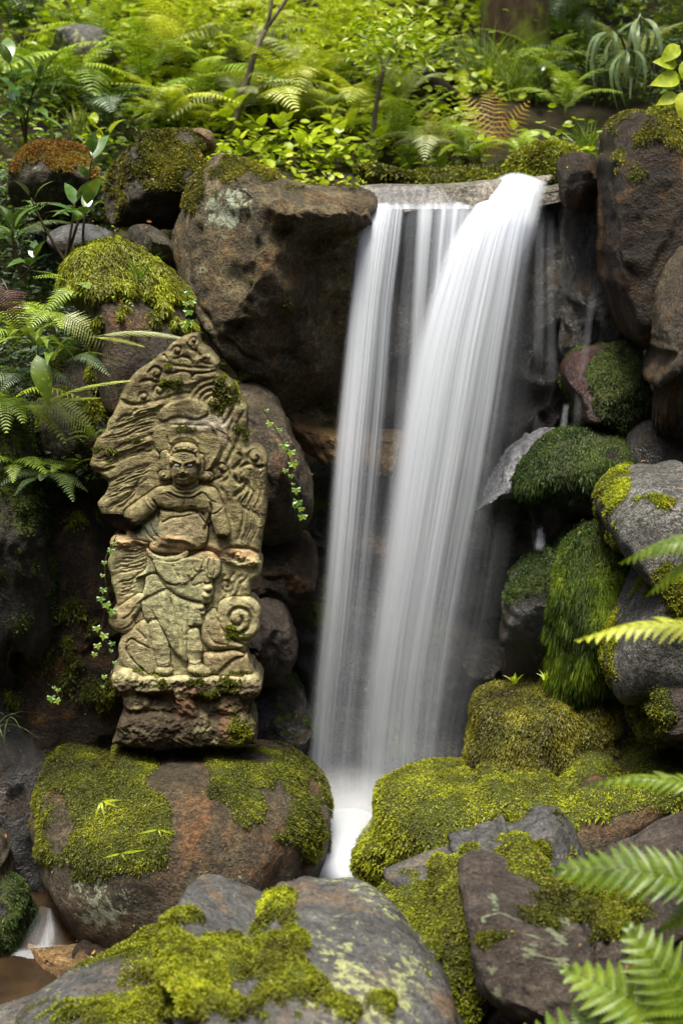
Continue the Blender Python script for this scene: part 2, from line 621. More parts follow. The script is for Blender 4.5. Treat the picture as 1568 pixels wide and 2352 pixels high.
MOSS_Y = mat_moss('moss_yellow_green', (0.06, 0.048, 0.006), (0.185, 0.205, 0.008), (0.47, 0.51, 0.02))
MOSS_G = mat_moss('moss_green', (0.032, 0.025, 0.004), (0.10, 0.11, 0.006), (0.34, 0.36, 0.012))
MOSS_H = mat_moss('moss_hanging', (0.012, 0.020, 0.003), (0.045, 0.08, 0.005), (0.20, 0.29, 0.010))
MOSS_D = mat_moss('moss_dark', (0.006, 0.014, 0.003), (0.028, 0.055, 0.006), (0.08, 0.13, 0.012))
MOSS_O = mat_moss('moss_olive', (0.035, 0.026, 0.004), (0.12, 0.115, 0.010), (0.34, 0.30, 0.02))
MOSS_R = mat_moss('moss_rust', (0.06, 0.02, 0.004), (0.20, 0.09, 0.010), (0.30, 0.22, 0.02))
# ------------------------------------------------------------------ setting: ground, pool
def ground_h(x, y):
    x = np.asarray(x, float); y = np.asarray(y, float)
    left = sstep(-0.45, -0.95, x)
    step_y = 1.35 - 0.75 * left
    low = -0.12 + 1.25 * left * sstep(0.45, 0.75, y) * sstep(-0.55, -0.8, x)
    # terrace behind the rocks and the planted slope above it
    top = 2.12 + 0.46 * np.clip(y - 1.4, 0, 14) - 0.012 * np.clip(y - 1.4, 0, 14) ** 2
    k = sstep(step_y - 0.18, step_y + 0.18, y)
    kl = sstep(0.6, 1.6, y)
    h = low + (top - low) * np.where(left > 0, k * (1 - left) + kl * left, k)
    # unseen dell banks, added round the viewer to block light from the low sky
    rad = np.hypot(x, (y + 2.0) * 1.0)
    bank = sstep(4.6, 14, rad) * 12.0 * np.where(y < 2, 1, 0.35)
    h = h + bank
    h = h + 0.6 * sstep(-3.0, -5.5, y) * sstep(4.0, 2.0, np.abs(x)) * np.where(y > -9, 1, sstep(-12, -9, y))
    side = sstep(1.5, 2.6, np.abs(x)) * sstep(-4, -1.0, y) * sstep(2.4, 1.0, y)
    h = np.maximum(h, -0.12 + side * 1.5)
    return h


def grid_ground():
    xs = np.unique(np.concatenate([np.linspace(-60, -4, 40), np.linspace(-4, 4, 150), np.linspace(4, 60, 40)]))
    ys = np.unique(np.concatenate([np.linspace(-60, -6, 40), np.linspace(-6, 6, 200), np.linspace(6, 60, 40)]))
    X, Yg = np.meshgrid(xs, ys)
    H = ground_h(X, Yg)
    v = np.stack([X.ravel(), Yg.ravel(), H.ravel()], -1)
    v[:, 2] += 0.05 * fbm(v * 1.9, 4) * sstep(0.0, 0.5, np.abs(v[:, 2] + 0.12))
    nx, ny = len(xs), len(ys)
    i = np.arange(nx * ny).reshape(ny, nx)
    f = np.stack([i[:-1, :-1], i[:-1, 1:], i[1:, 1:], i[1:, :-1]], -1).reshape(-1, 4)
    t = NT('forest_soil')
    c = t.coord('Object')
    n = t.noise(c, 3.0, 6, 0.65); n2 = t.noise(c, 40, 4, 0.7)
    col = t.ramp(n, [(0.35, (0.018, 0.013, 0.008)), (0.55, (0.035, 0.030, 0.012)), (0.7, (0.04, 0.055, 0.010))])
    col = t.mix(0.5, col, t.ramp(n2, [(0.3, (0.2, 0.2, 0.2)), (0.7, (0.8, 0.8, 0.8))]), 'OVERLAY')
    m = t.done(t.princ(col, 0.9, t.bump(n2, 0.8, 0.03), 0.2))
    o = link('ground', mesh_np('ground', v, f, True), mat=m)
    o['kind'] = 'structure'


grid_ground()


def ray_ground(px, py, y0=0.2, y1=12.0, off=0.0):
    """where the line of sight through a point of the photograph meets the sloping ground"""
    ys = np.linspace(y0, y1, 600)
    pts = P(np.full(600, px), np.full(600, py), ys)
    d = pts[:, 2] - ground_h(pts[:, 0], pts[:, 1]) - off
    k = np.argmax(d < 0)
    if not (d < 0).any(): k = 400
    p = pts[k].copy(); p[2] = ground_h(p[0], p[1])
    return p


def pool():
    xs = np.linspace(-3.0, 3.0, 121); ys = np.linspace(-3.2, 1.25, 90)
    X, Yg = np.meshgrid(xs, ys)
    v = np.stack([X.ravel(), Yg.ravel(), 0 * X.ravel()], -1)
    v[:, 2] = 0.006 * fbm(np.column_stack([v[:, 0] * 5, v[:, 1] * 5, 0 * v[:, 0]]), 3)
    i = np.arange(121 * 90).reshape(90, 121)
    f = np.stack([i[:-1, :-1], i[:-1, 1:], i[1:, 1:], i[1:, :-1]], -1).reshape(-1, 4)
    t = NT('pool_water')
    c = t.coord('Object')
    n = t.noise(t.mapping(c, (1, 0.5, 1)), 14, 4, 0.6)
    col = t.ramp(t.noise(c, 3, 4, 0.6), [(0.35, (0.014, 0.009, 0.005)), (0.65, (0.05, 0.03, 0.014))])
    m = t.done(t.princ(col, 0.22, t.bump(n, 0.35, 0.02), 0.5))
    o = link('pool_water', mesh_np('pool_water', v, f, True), mat=m)
    o['kind'] = 'structure'


pool()
# ------------------------------------------------------------------ rocks
RK_BROWN = mat_rock('rock_brown', (0.012, 0.009, 0.004), (0.045, 0.033, 0.016), (0.1, 0.078, 0.042), stain=(0.11, 0.05, 0.015), stain_amt=0.14,
                    lichen=(0.33, 0.36, 0.24), lichen_amt=-0.02, rough=0.6, spec=0.45, bump=1.0)
RK_MAIN = mat_rock('rock_olive_brown', (0.016, 0.012, 0.005), (0.075, 0.057, 0.024), (0.18, 0.145, 0.072), stain=(0.10, 0.055, 0.016), stain_amt=0.17,
                   lichen=(0.36, 0.40, 0.27), lichen_amt=0.0, lichen_scale=7, rough=0.6, spec=0.4, bump=1.6, scale=4.2, vein=0.0)
RK_GREY = mat_rock('rock_grey', (0.022, 0.022, 0.021), (0.058, 0.057, 0.054), (0.11, 0.108, 0.1), stain=(0.12, 0.08, 0.045), stain_amt=0.10,
                   lichen=(0.34, 0.36, 0.16), lichen_amt=0.075, lichen_scale=8, rough=0.5, bump=0.5, grain=0.7)
RK_GRANITE = mat_rock('rock_granite', (0.03, 0.029, 0.025), (0.085, 0.083, 0.073), (0.17, 0.165, 0.145), rough=0.75, bump=1.1, grain=1.3, scale=7)
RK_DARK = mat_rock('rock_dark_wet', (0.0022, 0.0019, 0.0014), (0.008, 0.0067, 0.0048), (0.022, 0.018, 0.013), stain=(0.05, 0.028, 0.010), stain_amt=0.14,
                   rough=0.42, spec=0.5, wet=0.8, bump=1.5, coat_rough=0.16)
RK_DARKDRY = mat_rock('rock_dark_brown', (0.0058, 0.0036, 0.0015), (0.0219, 0.0128, 0.0050), (0.0491, 0.0317, 0.0146), stain=(0.12, 0.055, 0.010), stain_amt=0.12,
                      lichen=(0.22, 0.25, 0.20), lichen_amt=-0.03, rough=0.6, bump=1.2)
RK_LICHEN = mat_rock('rock_grey_lichen', (0.0189, 0.0156, 0.0101), (0.0473, 0.0391, 0.0231), (0.0819, 0.0698, 0.0420), lichen=(0.1800, 0.2040, 0.1500), lichen_amt=0.10,
                     lichen_scale=10, rough=0.75, bump=1.0)
RK_DARKL = mat_rock('rock_dark_lichen', (0.0084, 0.0074, 0.0056), (0.0273, 0.0233, 0.0154), (0.0525, 0.0465, 0.0315), lichen=(0.12, 0.15, 0.13), lichen_amt=0.05, rough=0.7, bump=1.2)
RK_RED = mat_rock('rock_red_wet', (0.01, 0.004, 0.003), (0.035, 0.012, 0.01), (0.08, 0.035, 0.03), rough=0.35, wet=0.6, bump=1.0)
RK_REDBROWN = mat_rock('rock_red_brown', (0.016, 0.012, 0.009), (0.045, 0.034, 0.026), (0.085, 0.068, 0.052), lichen=(0.1815, 0.2035, 0.1210), lichen_amt=0.05,
                       lichen_scale=6, rough=0.5, bump=0.9, grain=0.8)
RK_TAN = mat_rock('rock_tan', (0.0441, 0.0251, 0.0092), (0.1260, 0.0781, 0.0294), (0.2079, 0.1395, 0.0588), stain=(0.25, 0.12, 0.03), stain_amt=0.12, rough=0.6, bump=1.0)
RK_WETGREY = mat_rock('rock_wet_grey', (0.03, 0.03, 0.033), (0.16, 0.16, 0.175), (0.33, 0.33, 0.36), rough=0.3, wet=0.8, bump=0.9, coat_rough=0.22)
RK_LIP = mat_rock('rock_wet_lip', (0.05, 0.043, 0.032), (0.14, 0.125, 0.095), (0.27, 0.245, 0.19), stain=(0.16, 0.08, 0.05), stain_amt=0.08, rough=0.4, wet=0.4, bump=0.9)


def big_left_warp(px, py):
    over = sstep(470, 560, py) * sstep(560, 760, px) * 0.27
    lower = sstep(500, 900, py) * 0.05
    ridge = -0.07 * np.exp(-((px - 0.35 * (py - 600) - 640) / 45.0) ** 2) * sstep(560, 700, py)
    return over + lower + ridge


# boulder that carries the carving
rock('boulder', 'large rounded boulder under the carved stone, mossy on its left, bare brown on its right', 'boulder',
     [(68, 1900), (82, 1800), (125, 1735), (270, 1706), (450, 1702), (600, 1708), (690, 1745), (745, 1812), (757, 1900), (745, 1990), (735, 2060), (690, 2160),
      (550, 2270), (380, 2285), (260, 2220), (200, 2180), (130, 2090), (90, 2000)], 0.02, 0.46, RK_BROWN, sub=6, p=2.9, rough=0.035, facets=12, seed=3, facet_amt=0.55,
     moss=lambda x, y, n, k: sstep(-0.28, 0.32, k * 0.85 + 0.95 * ell(x, y, 200, 1870, 150, 190, 0.5) + 0.75 * ell(x, y, 370, 1900, 95, 115, 0.5)
                                   + 0.9 * ell(x, y, 330, 1722, 230, 55, 0.5) + 0.5 * ell(x, y, 250, 1800, 130, 110, 0.5) + 0.4 * ell(x, y, 640, 1850, 120, 130, 0.5) + 0.85 * ell(x, y, 480, 1760, 60, 70, 0.5) + 0.55 * ell(x, y, 545, 1830, 70, 70)
                                   + 0.55 * ell(x, y, 720, 1850, 55, 140, 0.5) + 0.7 * ell(x, y, 670, 1750, 70, 40) - 0.75
                                   - 0.9 * ell(x, y, 400, 1780, 75, 70, 0.4) - 0.5 * ell(x, y, 440, 1900, 50, 160, 0.5)),
     moss_mat=MOSS_G, blades=78000, blen=0.0081, bwid=0.0020, hang=0.25, thick=0.006,
     aux=lambda x, y, n: 1.25 * ell(x, y, 250, 2060, 120, 90, 0.7) + 0.9 * ell(x, y, 530, 2050, 120, 60, 0.6) - 0.8 * ell(x, y, 450, 1850, 200, 130, 0.5))

# foreground boulder, out of focus
rock('boulder', 'nearest grey boulder at the bottom with bright yellow-green moss cushions and lichen rings', 'boulder',
     [(20, 2420), (150, 2330), (290, 2215), (400, 2125), (540, 2065), (680, 2032), (770, 2028), (855, 2060), (930, 2110), (990, 2185), (1030, 2260), (1062, 2352),
      (1080, 2500), (900, 2700), (500, 2750), (100, 2650)], -1.45, 0.5, RK_GREY, sub=6, p=2.5, rough=0.035, facets=8, seed=8, lean=0.45, facet_amt=0.6,
     moss=lambda x, y, n, k: sstep(-0.2, 0.3, k * 0.75 + 1.0 * ell(x, y, 420, 2190, 130, 110, 0.4) + 1.0 * ell(x, y, 640, 2130, 60, 90, 0.4)
                                   + 1.0 * ell(x, y, 640, 2270, 260, 110, 0.45) + 0.9 * ell(x, y, 250, 2330, 180, 40) + 0.8 * ell(x, y, 985, 2190, 14, 60, 0.6) - 0.8
                                   - 0.9 * ell(x, y, 800, 2190, 90, 120, 0.3) - 0.6 * ell(x, y, 540, 2090, 60, 35, 0.4)),
     moss_mat=MOSS_Y, blades=117000, blen=0.0074, bwid=0.0019, thick=0.014, cushion=0.012, mossgrow=0.9,
     aux=lambda x, y, n: 0.55 * ell(x, y, 850, 2200, 130, 130, 0.6) - 0.7 * ell(x, y, 700, 2060, 110, 30, 0.4))
rock('stone', 'flat grey lichened stone at the bottom left in front of the dark pool', 'stone',
     [(-60, 2420), (60, 2340), (150, 2300), (250, 2250), (330, 2250), (420, 2300), (440, 2420), (200, 2480)], -1.05, 0.25, RK_GREY, sub=5, p=2.8, rough=0.04, facets=8, seed=31, lean=0.6)

# right-hand foreground rocks
rock('boulder', 'long log-shaped mossy boulder lying right of the foot of the waterfall', 'boulder',
     [(818, 2045), (832, 1960), (868, 1840), (920, 1788), (1080, 1750), (1250, 1738), (1400, 1702), (1568, 1686), (1720, 1700), (1760, 1800), (1720, 1950), (1560, 1985),
      (1400, 1985), (1250, 2050), (1000, 2110), (870, 2110)], 0.0, 0.36, RK_BROWN, sub=6, p=2.6, rough=0.03, facets=8, seed=5, lean=0.3, facet_amt=0.5,
     moss=lambda x, y, n, k: sstep(-0.3, 0.2, k * 0.55 + 0.45 + 0.3 * ell(x, y, 1060, 1830, 260, 120) - 1.0 * ell(x, y, 1530, 1945, 220, 85, 0.5) - 0.5 * ell(x, y, 1350, 1815, 45, 35)
                                   - 0.6 * ell(x, y, 1080, 1905, 40, 25) - 0.1 * sstep(1350, 1500, x)),
     moss_mat=MOSS_Y, blades=117000, blen=0.0087, bwid=0.0022, hang=0.35, thick=0.01, cushion=0.006)
rock('stone', 'smooth grey wedge-shaped stone leaning on the long mossy boulder', 'stone',
     [(885, 2020), (1000, 1950), (1080, 1902), (1230, 1861), (1292, 1866), (1330, 1930), (1345, 2010), (1240, 2090), (1000, 2110), (920, 2070)], -0.84, 0.14, RK_GREY, sub=5, p=3.0,
     rough=0.02, facets=6, seed=12, lean=0.35,
     moss=lambda x, y, n, k: sstep(0.0, 0.3, k * 0.7 + 0.8 * ell(x, y, 1215, 1955, 50, 25) - 0.25), moss_mat=MOSS_G, blades=7800, blen=0.0062, bwid=0.0022,
     aux=lambda x, y, n: -0.5 + 0 * x)
rock('boulder', 'narrow boulder wholly covered in yellow moss between the grey wedge stone and the red-brown rock', 'boulder',
     [(870, 2090), (950, 2034), (1070, 1968), (1200, 1948), (1234, 1985), (1250, 2050), (1220, 2160), (1120, 2330), (1070, 2420), (1000, 2300), (950, 2160), (905, 2110)], -1.06, 0.22, RK_BROWN,
     sub=6, p=2.8, rough=0.03, facets=8, seed=14, lean=0.45,
     moss=lambda x, y, n, k: sstep(-0.3, 0.2, k * 0.5 + 0.75 - 0.9 * sstep(2130, 2290, y + 0.3 * (x - 1000))),
     moss_mat=MOSS_Y, blades=71500, blen=0.0074, bwid=0.0019, hang=0.15, thick=0.01, cushion=0.01)
rock('boulder', 'red-brown rock with round pale lichen spots and green moss behind the bottom right fern', 'boulder',
     [(1062, 2060), (1075, 2042), (1150, 2018), (1330, 1990), (1480, 1962), (1568, 1935), (1750, 1950), (1800, 2200), (1750, 2480), (1170, 2480), (1120, 2300), (1085, 2160)], -1.25, 0.32, RK_REDBROWN, sub=6, p=4.2,
     rough=0.045, facets=16, seed=16, lean=0.25, ridge=0.05, crack=0.07, facet_amt=0.9,
     moss=lambda x, y, n, k: sstep(-0.15, 0.3, k * 0.8 + 1.0 * ell(x, y, 1330, 2085, 130, 75, 0.4) + 0.8 * ell(x, y, 1130, 2140, 50, 40) + 0.8 * ell(x, y, 1450, 2080, 90, 80) - 0.75),
     aux=lambda x, y, n: 1.6 * np.maximum.reduce([ell(x, y, a, b, r, r, 0.35) for a, b, r in ((1110, 2115, 16), (1135, 2062, 14), (1128, 2090, 22), (1222, 2185, 26), (1285, 2165, 22), (1130, 2225, 18), (1222, 2150, 12), (1262, 2130, 16), (1180, 2110, 12), (1290, 2120, 20), (1140, 2280, 16), (1100, 2160, 12), (1290, 2215, 20))]) - 0.5,
     moss_mat=MOSS_G, blades=46800, blen=0.0074, bwid=0.0022, thick=0.01, cushion=0.008)

# right-hand middle rocks
rock('boulder', 'loaf-shaped olive moss mound standing beside the lower waterfall on the right', 'boulder',
     [(1083, 1735), (1093, 1655), (1118, 1592), (1230, 1562), (1390, 1556), (1438, 1608), (1448, 1690), (1440, 1760), (1300, 1800), (1100, 1800)], 0.3, 0.3, RK_BROWN, sub=6, p=3.0,
     rough=0.03, facets=8, seed=21, lean=0.3,
     moss=lambda x, y, n, k: sstep(-0.3, 0.2, k * 0.4 + 0.7 - 0.8 * ell(x, y, 1440, 1700, 40, 70)),
     moss_mat=MOSS_O, blades=91000, blen=0.0112, bwid=0.0022, hang=0.45, thick=0.012, cushion=0.008)
rock('boulder', 'tall grey granite boulder at the right edge with moss along its left shoulder', 'boulder',
     [(1364, 1150), (1392, 1098), (1450, 1068), (1568, 1066), (1720, 1100), (1760, 1350), (1720, 1620), (1460, 1620), (1400, 1570), (1384, 1480), (1412, 1400), (1435, 1290), (1392, 1220)],
     0.0, 0.34, RK_GRANITE, sub=6, p=3.2, rough=0.03, facets=3, seed=24, lean=0.2, facet_amt=0.5,
     moss=lambda x, y, n, k: sstep(-0.1, 0.3, k * 0.9 + 1.1 * ell(x, y, 1405, 1105, 45, 50, 0.3) + 0.75 * ell(x, y, 1490, 1165, 50, 30) + 0.75 * ell(x, y, 1540, 1350, 70, 70)
                                   + 0.8 * ell(x, y, 1400, 1490, 22, 80, 0.4) + 0.5 * ell(x, y, 1395, 1200, 30, 60) - 0.7),
     moss_mat=MOSS_Y, blades=39000, blen=0.0068, bwid=0.0022, thick=0.006)
rock('stone', 'small brown stone at the right edge below the tall granite boulder', 'stone',
     [(1450, 1560), (1475, 1498), (1568, 1484), (1720, 1500), (1720, 1700), (1490, 1705), (1455, 1640)], -0.12, 0.26, RK_REDBROWN, sub=5, p=3.0, rough=0.04, facets=9, seed=26,
     moss=lambda x, y, n, k: sstep(-0.1, 0.3, k * 0.9 + 0.5 * ell(x, y, 1475, 1530, 25, 40) + 0.5 * ell(x, y, 1500, 1640, 50, 60) - 0.25), moss_mat=MOSS_G, blades=11700, blen=0.0074, bwid=0.0022)
rock('boulder', 'boulder hung with long strands of wet green moss beside the granite boulder', 'boulder',
     [(1256, 1340), (1295, 1255), (1350, 1208), (1400, 1220), (1440, 1310), (1420, 1500), (1390, 1590), (1280, 1590), (1258, 1470)], 0.3, 0.3, RK_DARKDRY, sub=6, p=2.8, rough=0.05, seed=28,
     moss=lambda x, y, n, k: sstep(-0.3, 0.2, k * 0.6 + 0.62), moss_mat=MOSS_H, blades=75000, blen=0.0150, bwid=0.0020, hang=1.1, thick=0.008)
rock('boulder', 'wet brown boulder with a thin green film on top, left of the hanging moss', 'boulder',
     [(1152, 1400), (1165, 1330), (1205, 1285), (1280, 1235), (1330, 1190), (1370, 1230), (1330, 1400), (1290, 1590), (1180, 1600), (1155, 1500)], 0.45, 0.25, RK_DARK, sub=5, p=3.0, rough=0.04, seed=29,
     moss=lambda x, y, n, k: sstep(-0.1, 0.5, k * 0.5 + 0.9 * n[:, 2] - 0.25), moss_mat=MOSS_D, blades=20800, blen=0.0056, bwid=0.0018)
rock('boulder', 'dark boulder capped with dripping green moss right of the waterfall', 'boulder',
     [(1184, 1095), (1212, 1040), (1280, 992), (1350, 984), (1420, 1005), (1455, 1050), (1440, 1105), (1360, 1140), (1280, 1145), (1205, 1125)], 0.6, 0.26, RK_DARK, sub=5, p=2.6, rough=0.04, seed=33, lean=0.5,
     moss=lambda x, y, n, k: sstep(-0.2, 0.3, k * 0.5 + 0.55 - 0.5 * ell(x, y, 1400, 1075, 40, 35)), moss_mat=MOSS_D, blades=39000, blen=0.0112, bwid=0.0020, hang=0.7, thick=0.008)
rock('stone', 'wet shining pale grey stone between the waterfall and the dark moss cap', 'stone',
     [(1106, 1138), (1150, 1050), (1190, 1008), (1262, 982), (1300, 1010), (1262, 1080), (1215, 1130), (1165, 1148)], 0.72, 0.14, RK_WETGREY, sub=5, p=2.6, rough=0.07, seed=35, lean=0.9, facets=4)
rock('stone', 'red wet stone with a green moss side high on the right of the falls', 'stone',
     [(1284, 850), (1310, 806), (1390, 788), (1450, 800), (1482, 860), (1480, 960), (1400, 1000), (1330, 965), (1308, 905)], 0.75, 0.26, RK_RED, sub=5, p=2.6, rough=0.06, seed=37, lean=0.3,
     moss=lambda x, y, n, k: sstep(0.0, 0.4, k * 0.6 + 0.9 * ell(x, y, 1420, 880, 70, 90) - 0.1), moss_mat=MOSS_D, blades=11700, blen=0.0074, bwid=0.0022, hang=0.5)
rock('boulder', 'huge dark brown rock towering at the upper right with a mossy crest', 'boulder',
     [(1366, 420), (1378, 320), (1400, 285), (1450, 262), (1500, 268), (1568, 282), (1780, 290), (1800, 720), (1600, 830), (1480, 800), (1410, 730), (1372, 600)], 0.62, 0.4, RK_DARKDRY, sub=6, p=3.2,
     rough=0.035, facets=10, seed=41, ridge=0.02,
     moss=lambda x, y, n, k: sstep(0.0, 0.4, k * 0.7 + 0.9 * n[:, 2] - 0.45), moss_mat=MOSS_O, blades=19500, blen=0.0087, bwid=0.0022)
rock('boulder', 'tan rock with a yellow-stained corner at the right edge below the huge dark rock', 'boulder',
     [(1484, 700), (1490, 630), (1518, 572), (1568, 545), (1720, 560), (1780, 1050), (1580, 1080), (1512, 930), (1485, 810)], 0.3, 0.3, RK_BROWN, sub=5, p=3.0, rough=0.045, facets=12, seed=43, ridge=0.03)
rock('stone', 'small squared brown stone standing on the right end of the lip', 'stone',
     [(1280, 410), (1284, 362), (1335, 350), (1372, 372), (1378, 470), (1300, 480)], 0.85, 0.15, RK_DARKDRY, sub=5, p=3.6, rough=0.05, facets=8, seed=45)
rock('stone', 'shadowed dark stone filling the gap under the huge rock at the right', 'stone',
     [(1430, 1000), (1500, 960), (1620, 1000), (1640, 1120), (1500, 1120), (1440, 1080)], 0.55, 0.2, RK_DARK, sub=5, rough=0.06, seed=47)

# rocks of the fall
rock('boulder', 'broad overhanging boulder left of the waterfall with pale lichen and rust moss on top', 'boulder',
     [(400, 570), (418, 500), (448, 425), (482, 372), (512, 364), (570, 384), (640, 410), (700, 428), (825, 438), (860, 462), (850, 560), (845, 760), (830, 960), (745, 1010), (650, 965), (560, 872),
      (478, 765), (425, 660)], 0.72, 0.42, RK_MAIN, sub=6, p=3.0, rough=0.055, facets=14, seed=51, ridge=0.045, crack=0.06, warp=big_left_warp, lean=0.12,
     moss=lambda x, y, n, k: sstep(-0.05, 0.3, k * 0.8 + 1.0 * ell(x, y, 560, 395, 90, 28) + 0.9 * ell(x, y, 445, 440, 25, 60) + 0.6 * ell(x, y, 760, 432, 70, 14) - 0.55),
     moss_mat=MOSS_O, blades=20800, blen=0.0081, bwid=0.0022,
     aux=lambda x, y, n: 1.15 * ell(x, y, 545, 470, 70, 70, 0.7) + 0.7 * ell(x, y, 450, 560, 60, 140, 0.7) - 0.6 * sstep(620, 760, x) - 0.5 * sstep(650, 900, y))
rock('slab', 'pale wet slab forming the lip that the water pours over', 'slab',
     [(822, 470), (838, 432), (1000, 424), (1160, 410), (1290, 408), (1345, 432), (1352, 480), (1250, 500), (1000, 490), (850, 488)], 0.98, 0.2, RK_LIP, sub=6, p=3.4, rough=0.03, facets=6, seed=53, lean=0.8)


def wall_rocks():
    spec = [
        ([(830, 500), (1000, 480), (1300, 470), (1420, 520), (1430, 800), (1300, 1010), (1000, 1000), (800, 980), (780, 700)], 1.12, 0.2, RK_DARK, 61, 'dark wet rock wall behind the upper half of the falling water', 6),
        ([(665, 990), (700, 978), (780, 984), (880, 992), (935, 1000), (940, 1040), (890, 1088), (840, 1078), (760, 1070), (720, 1050)], 0.80, 0.16, RK_TAN, 62, 'tan ledge stone seen through the left stream of the waterfall', 5),
        ([(1020, 1020), (1100, 1005), (1130, 1040), (1110, 1090), (1040, 1095), (1010, 1060)], 1.0, 0.14, RK_BROWN, 63, 'small brown stone behind the right veil of the waterfall', 5),
        ([(790, 1190), (830, 1180), (900, 1225), (940, 1270), (880, 1300), (800, 1270), (770, 1220)], 0.86, 0.14, RK_BROWN, 64, 'sloping brown stone half way down behind the waterfall', 5),
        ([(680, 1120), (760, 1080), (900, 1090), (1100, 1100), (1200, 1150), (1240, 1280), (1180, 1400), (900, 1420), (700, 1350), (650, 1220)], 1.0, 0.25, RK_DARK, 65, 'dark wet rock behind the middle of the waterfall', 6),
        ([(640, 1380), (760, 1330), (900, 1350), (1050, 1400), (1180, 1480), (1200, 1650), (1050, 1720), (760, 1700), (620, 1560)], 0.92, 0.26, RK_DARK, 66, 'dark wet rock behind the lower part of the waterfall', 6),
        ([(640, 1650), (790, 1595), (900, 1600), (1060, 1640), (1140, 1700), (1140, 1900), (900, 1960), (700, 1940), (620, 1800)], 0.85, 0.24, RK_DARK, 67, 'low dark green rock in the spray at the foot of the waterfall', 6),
        ([(1060, 1480), (1110, 1470), (1180, 1490), (1190, 1560), (1130, 1600), (1070, 1570)], 0.72, 0.13, RK_DARK, 68, 'glinting wet stone beside the loaf-shaped moss mound', 5),
        ([(545, 890), (560, 876), (600, 885), (640, 932), (664, 985), (690, 1040), (715, 1120), (712, 1190), (670, 1240), (600, 1245), (555, 1120), (540, 980)], 0.5, 0.2, RK_BROWN, 69, 'brown pointed stone behind the right shoulder of the carved stone', 5),
        ([(560, 1230), (640, 1240), (710, 1230), (730, 1330), (690, 1420), (590, 1420), (550, 1320)], 0.62, 0.18, RK_DARKDRY, 70, 'dark stone right of the carved waist under the pointed stone', 5),
        ([(565, 1400), (610, 1370), (660, 1400), (680, 1500), (640, 1580), (580, 1560), (555, 1480)], 0.45, 0.14, RK_REDBROWN, 71, 'purplish brown stone right of the spiral on the carved stone', 5),
        ([(560, 1560), (640, 1540), (700, 1600), (720, 1720), (640, 1800), (560, 1760)], 0.6, 0.2, RK_DARK, 72, 'black wet stone between the carved pedestal and the waterfall', 5),
        ([(1290, 470), (1380, 450), (1430, 520), (1480, 800), (1440, 1000), (1340, 1010), (1280, 800)], 1.0, 0.2, RK_DARK, 73, 'black rock cleft right of the waterfall lip', 5),
        ([(1130, 1120), (1200, 1130), (1260, 1150), (1290, 1240), (1200, 1310), (1130, 1280)], 0.85, 0.15, RK_DARK, 74, 'dark wet stone under the pale shining stone', 5),
    ]
    for ol, Y, T, m, sd, lab, sub in spec:
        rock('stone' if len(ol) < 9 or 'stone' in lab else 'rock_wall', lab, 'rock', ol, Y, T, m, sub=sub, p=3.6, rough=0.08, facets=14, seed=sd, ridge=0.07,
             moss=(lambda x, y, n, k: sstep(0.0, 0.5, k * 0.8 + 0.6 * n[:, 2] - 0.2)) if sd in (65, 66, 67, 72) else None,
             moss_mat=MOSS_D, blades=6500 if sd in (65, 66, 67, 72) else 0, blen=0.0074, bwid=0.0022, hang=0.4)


wall_rocks()

# left bank
rock('boulder', 'brown boulder topped with a thick bright moss cushion above the carved stone', 'boulder',
     [(160, 640), (190, 592), (250, 572), (310, 590), (370, 635), (420, 695), (428, 790), (410, 900), (300, 950), (240, 930), (215, 780), (175, 700)], 0.38, 0.26, RK_BROWN, sub=6, p=2.8, rough=0.04,
     facets=8, seed=81, lean=0.45,
     moss=lambda x, y, n, k: sstep(-0.2, 0.2, 0.7 * np.clip(k - 0.25, 0, 1) * (y > 700) + k * 0.35 + np.maximum(-0.35, (688 - y + 0.10 * (x - 300)) / 55.0 + 0.1)), moss_mat=MOSS_Y, blades=62400, blen=0.0136, bwid=0.0026, hang=0.45, thick=0.02, cushion=0.012)
rock('boulder', 'dark grey-green boulder with mossy top left of the overhanging boulder', 'boulder',
     [(242, 430), (262, 390), (310, 340), (345, 312), (420, 306), (462, 330), (470, 390), (440, 470), (415, 520), (340, 525), (262, 515), (242, 470)], 1.05, 0.28, RK_LICHEN, sub=6, p=2.9, rough=0.06, seed=83, ridge=0.04,
     moss=lambda x, y, n, k: sstep(-0.1, 0.35, k * 0.9 + 0.8 * n[:, 2] + 0.3 * ell(x, y, 380, 400, 90, 70) - 0.25), moss_mat=MOSS_O, blades=23400, blen=0.0093, bwid=0.0022,
     aux=lambda x, y, n: 0 * x - 0.15)
rock('stone', 'small bare tan stone resting on top of the grey-green boulder', 'stone',
     [(422, 320), (440, 295), (480, 298), (495, 320), (490, 350), (440, 345)], 1.1, 0.12, RK_TAN, sub=4, p=3.0, rough=0.06, seed=85)
rock('stone', 'small grey stone with a pale lichen ring wedged beside the overhanging boulder', 'stone',
     [(295, 530), (318, 516), (350, 520), (385, 545), (402, 575), (398, 620), (360, 630), (318, 590)], 0.75, 0.13, RK_LICHEN, sub=5, p=3.0, rough=0.05, seed=87)
rock('stone', 'flat dark grey stone lying behind the bright moss cushion', 'stone',
     [(110, 540), (150, 518), (210, 515), (262, 540), (250, 580), (170, 590), (120, 570)], 0.75, 0.14, RK_GREY, sub=5, p=2.8, rough=0.05, seed=89, lean=0.5, aux=lambda x, y, n: -0.6 + 0 * x)
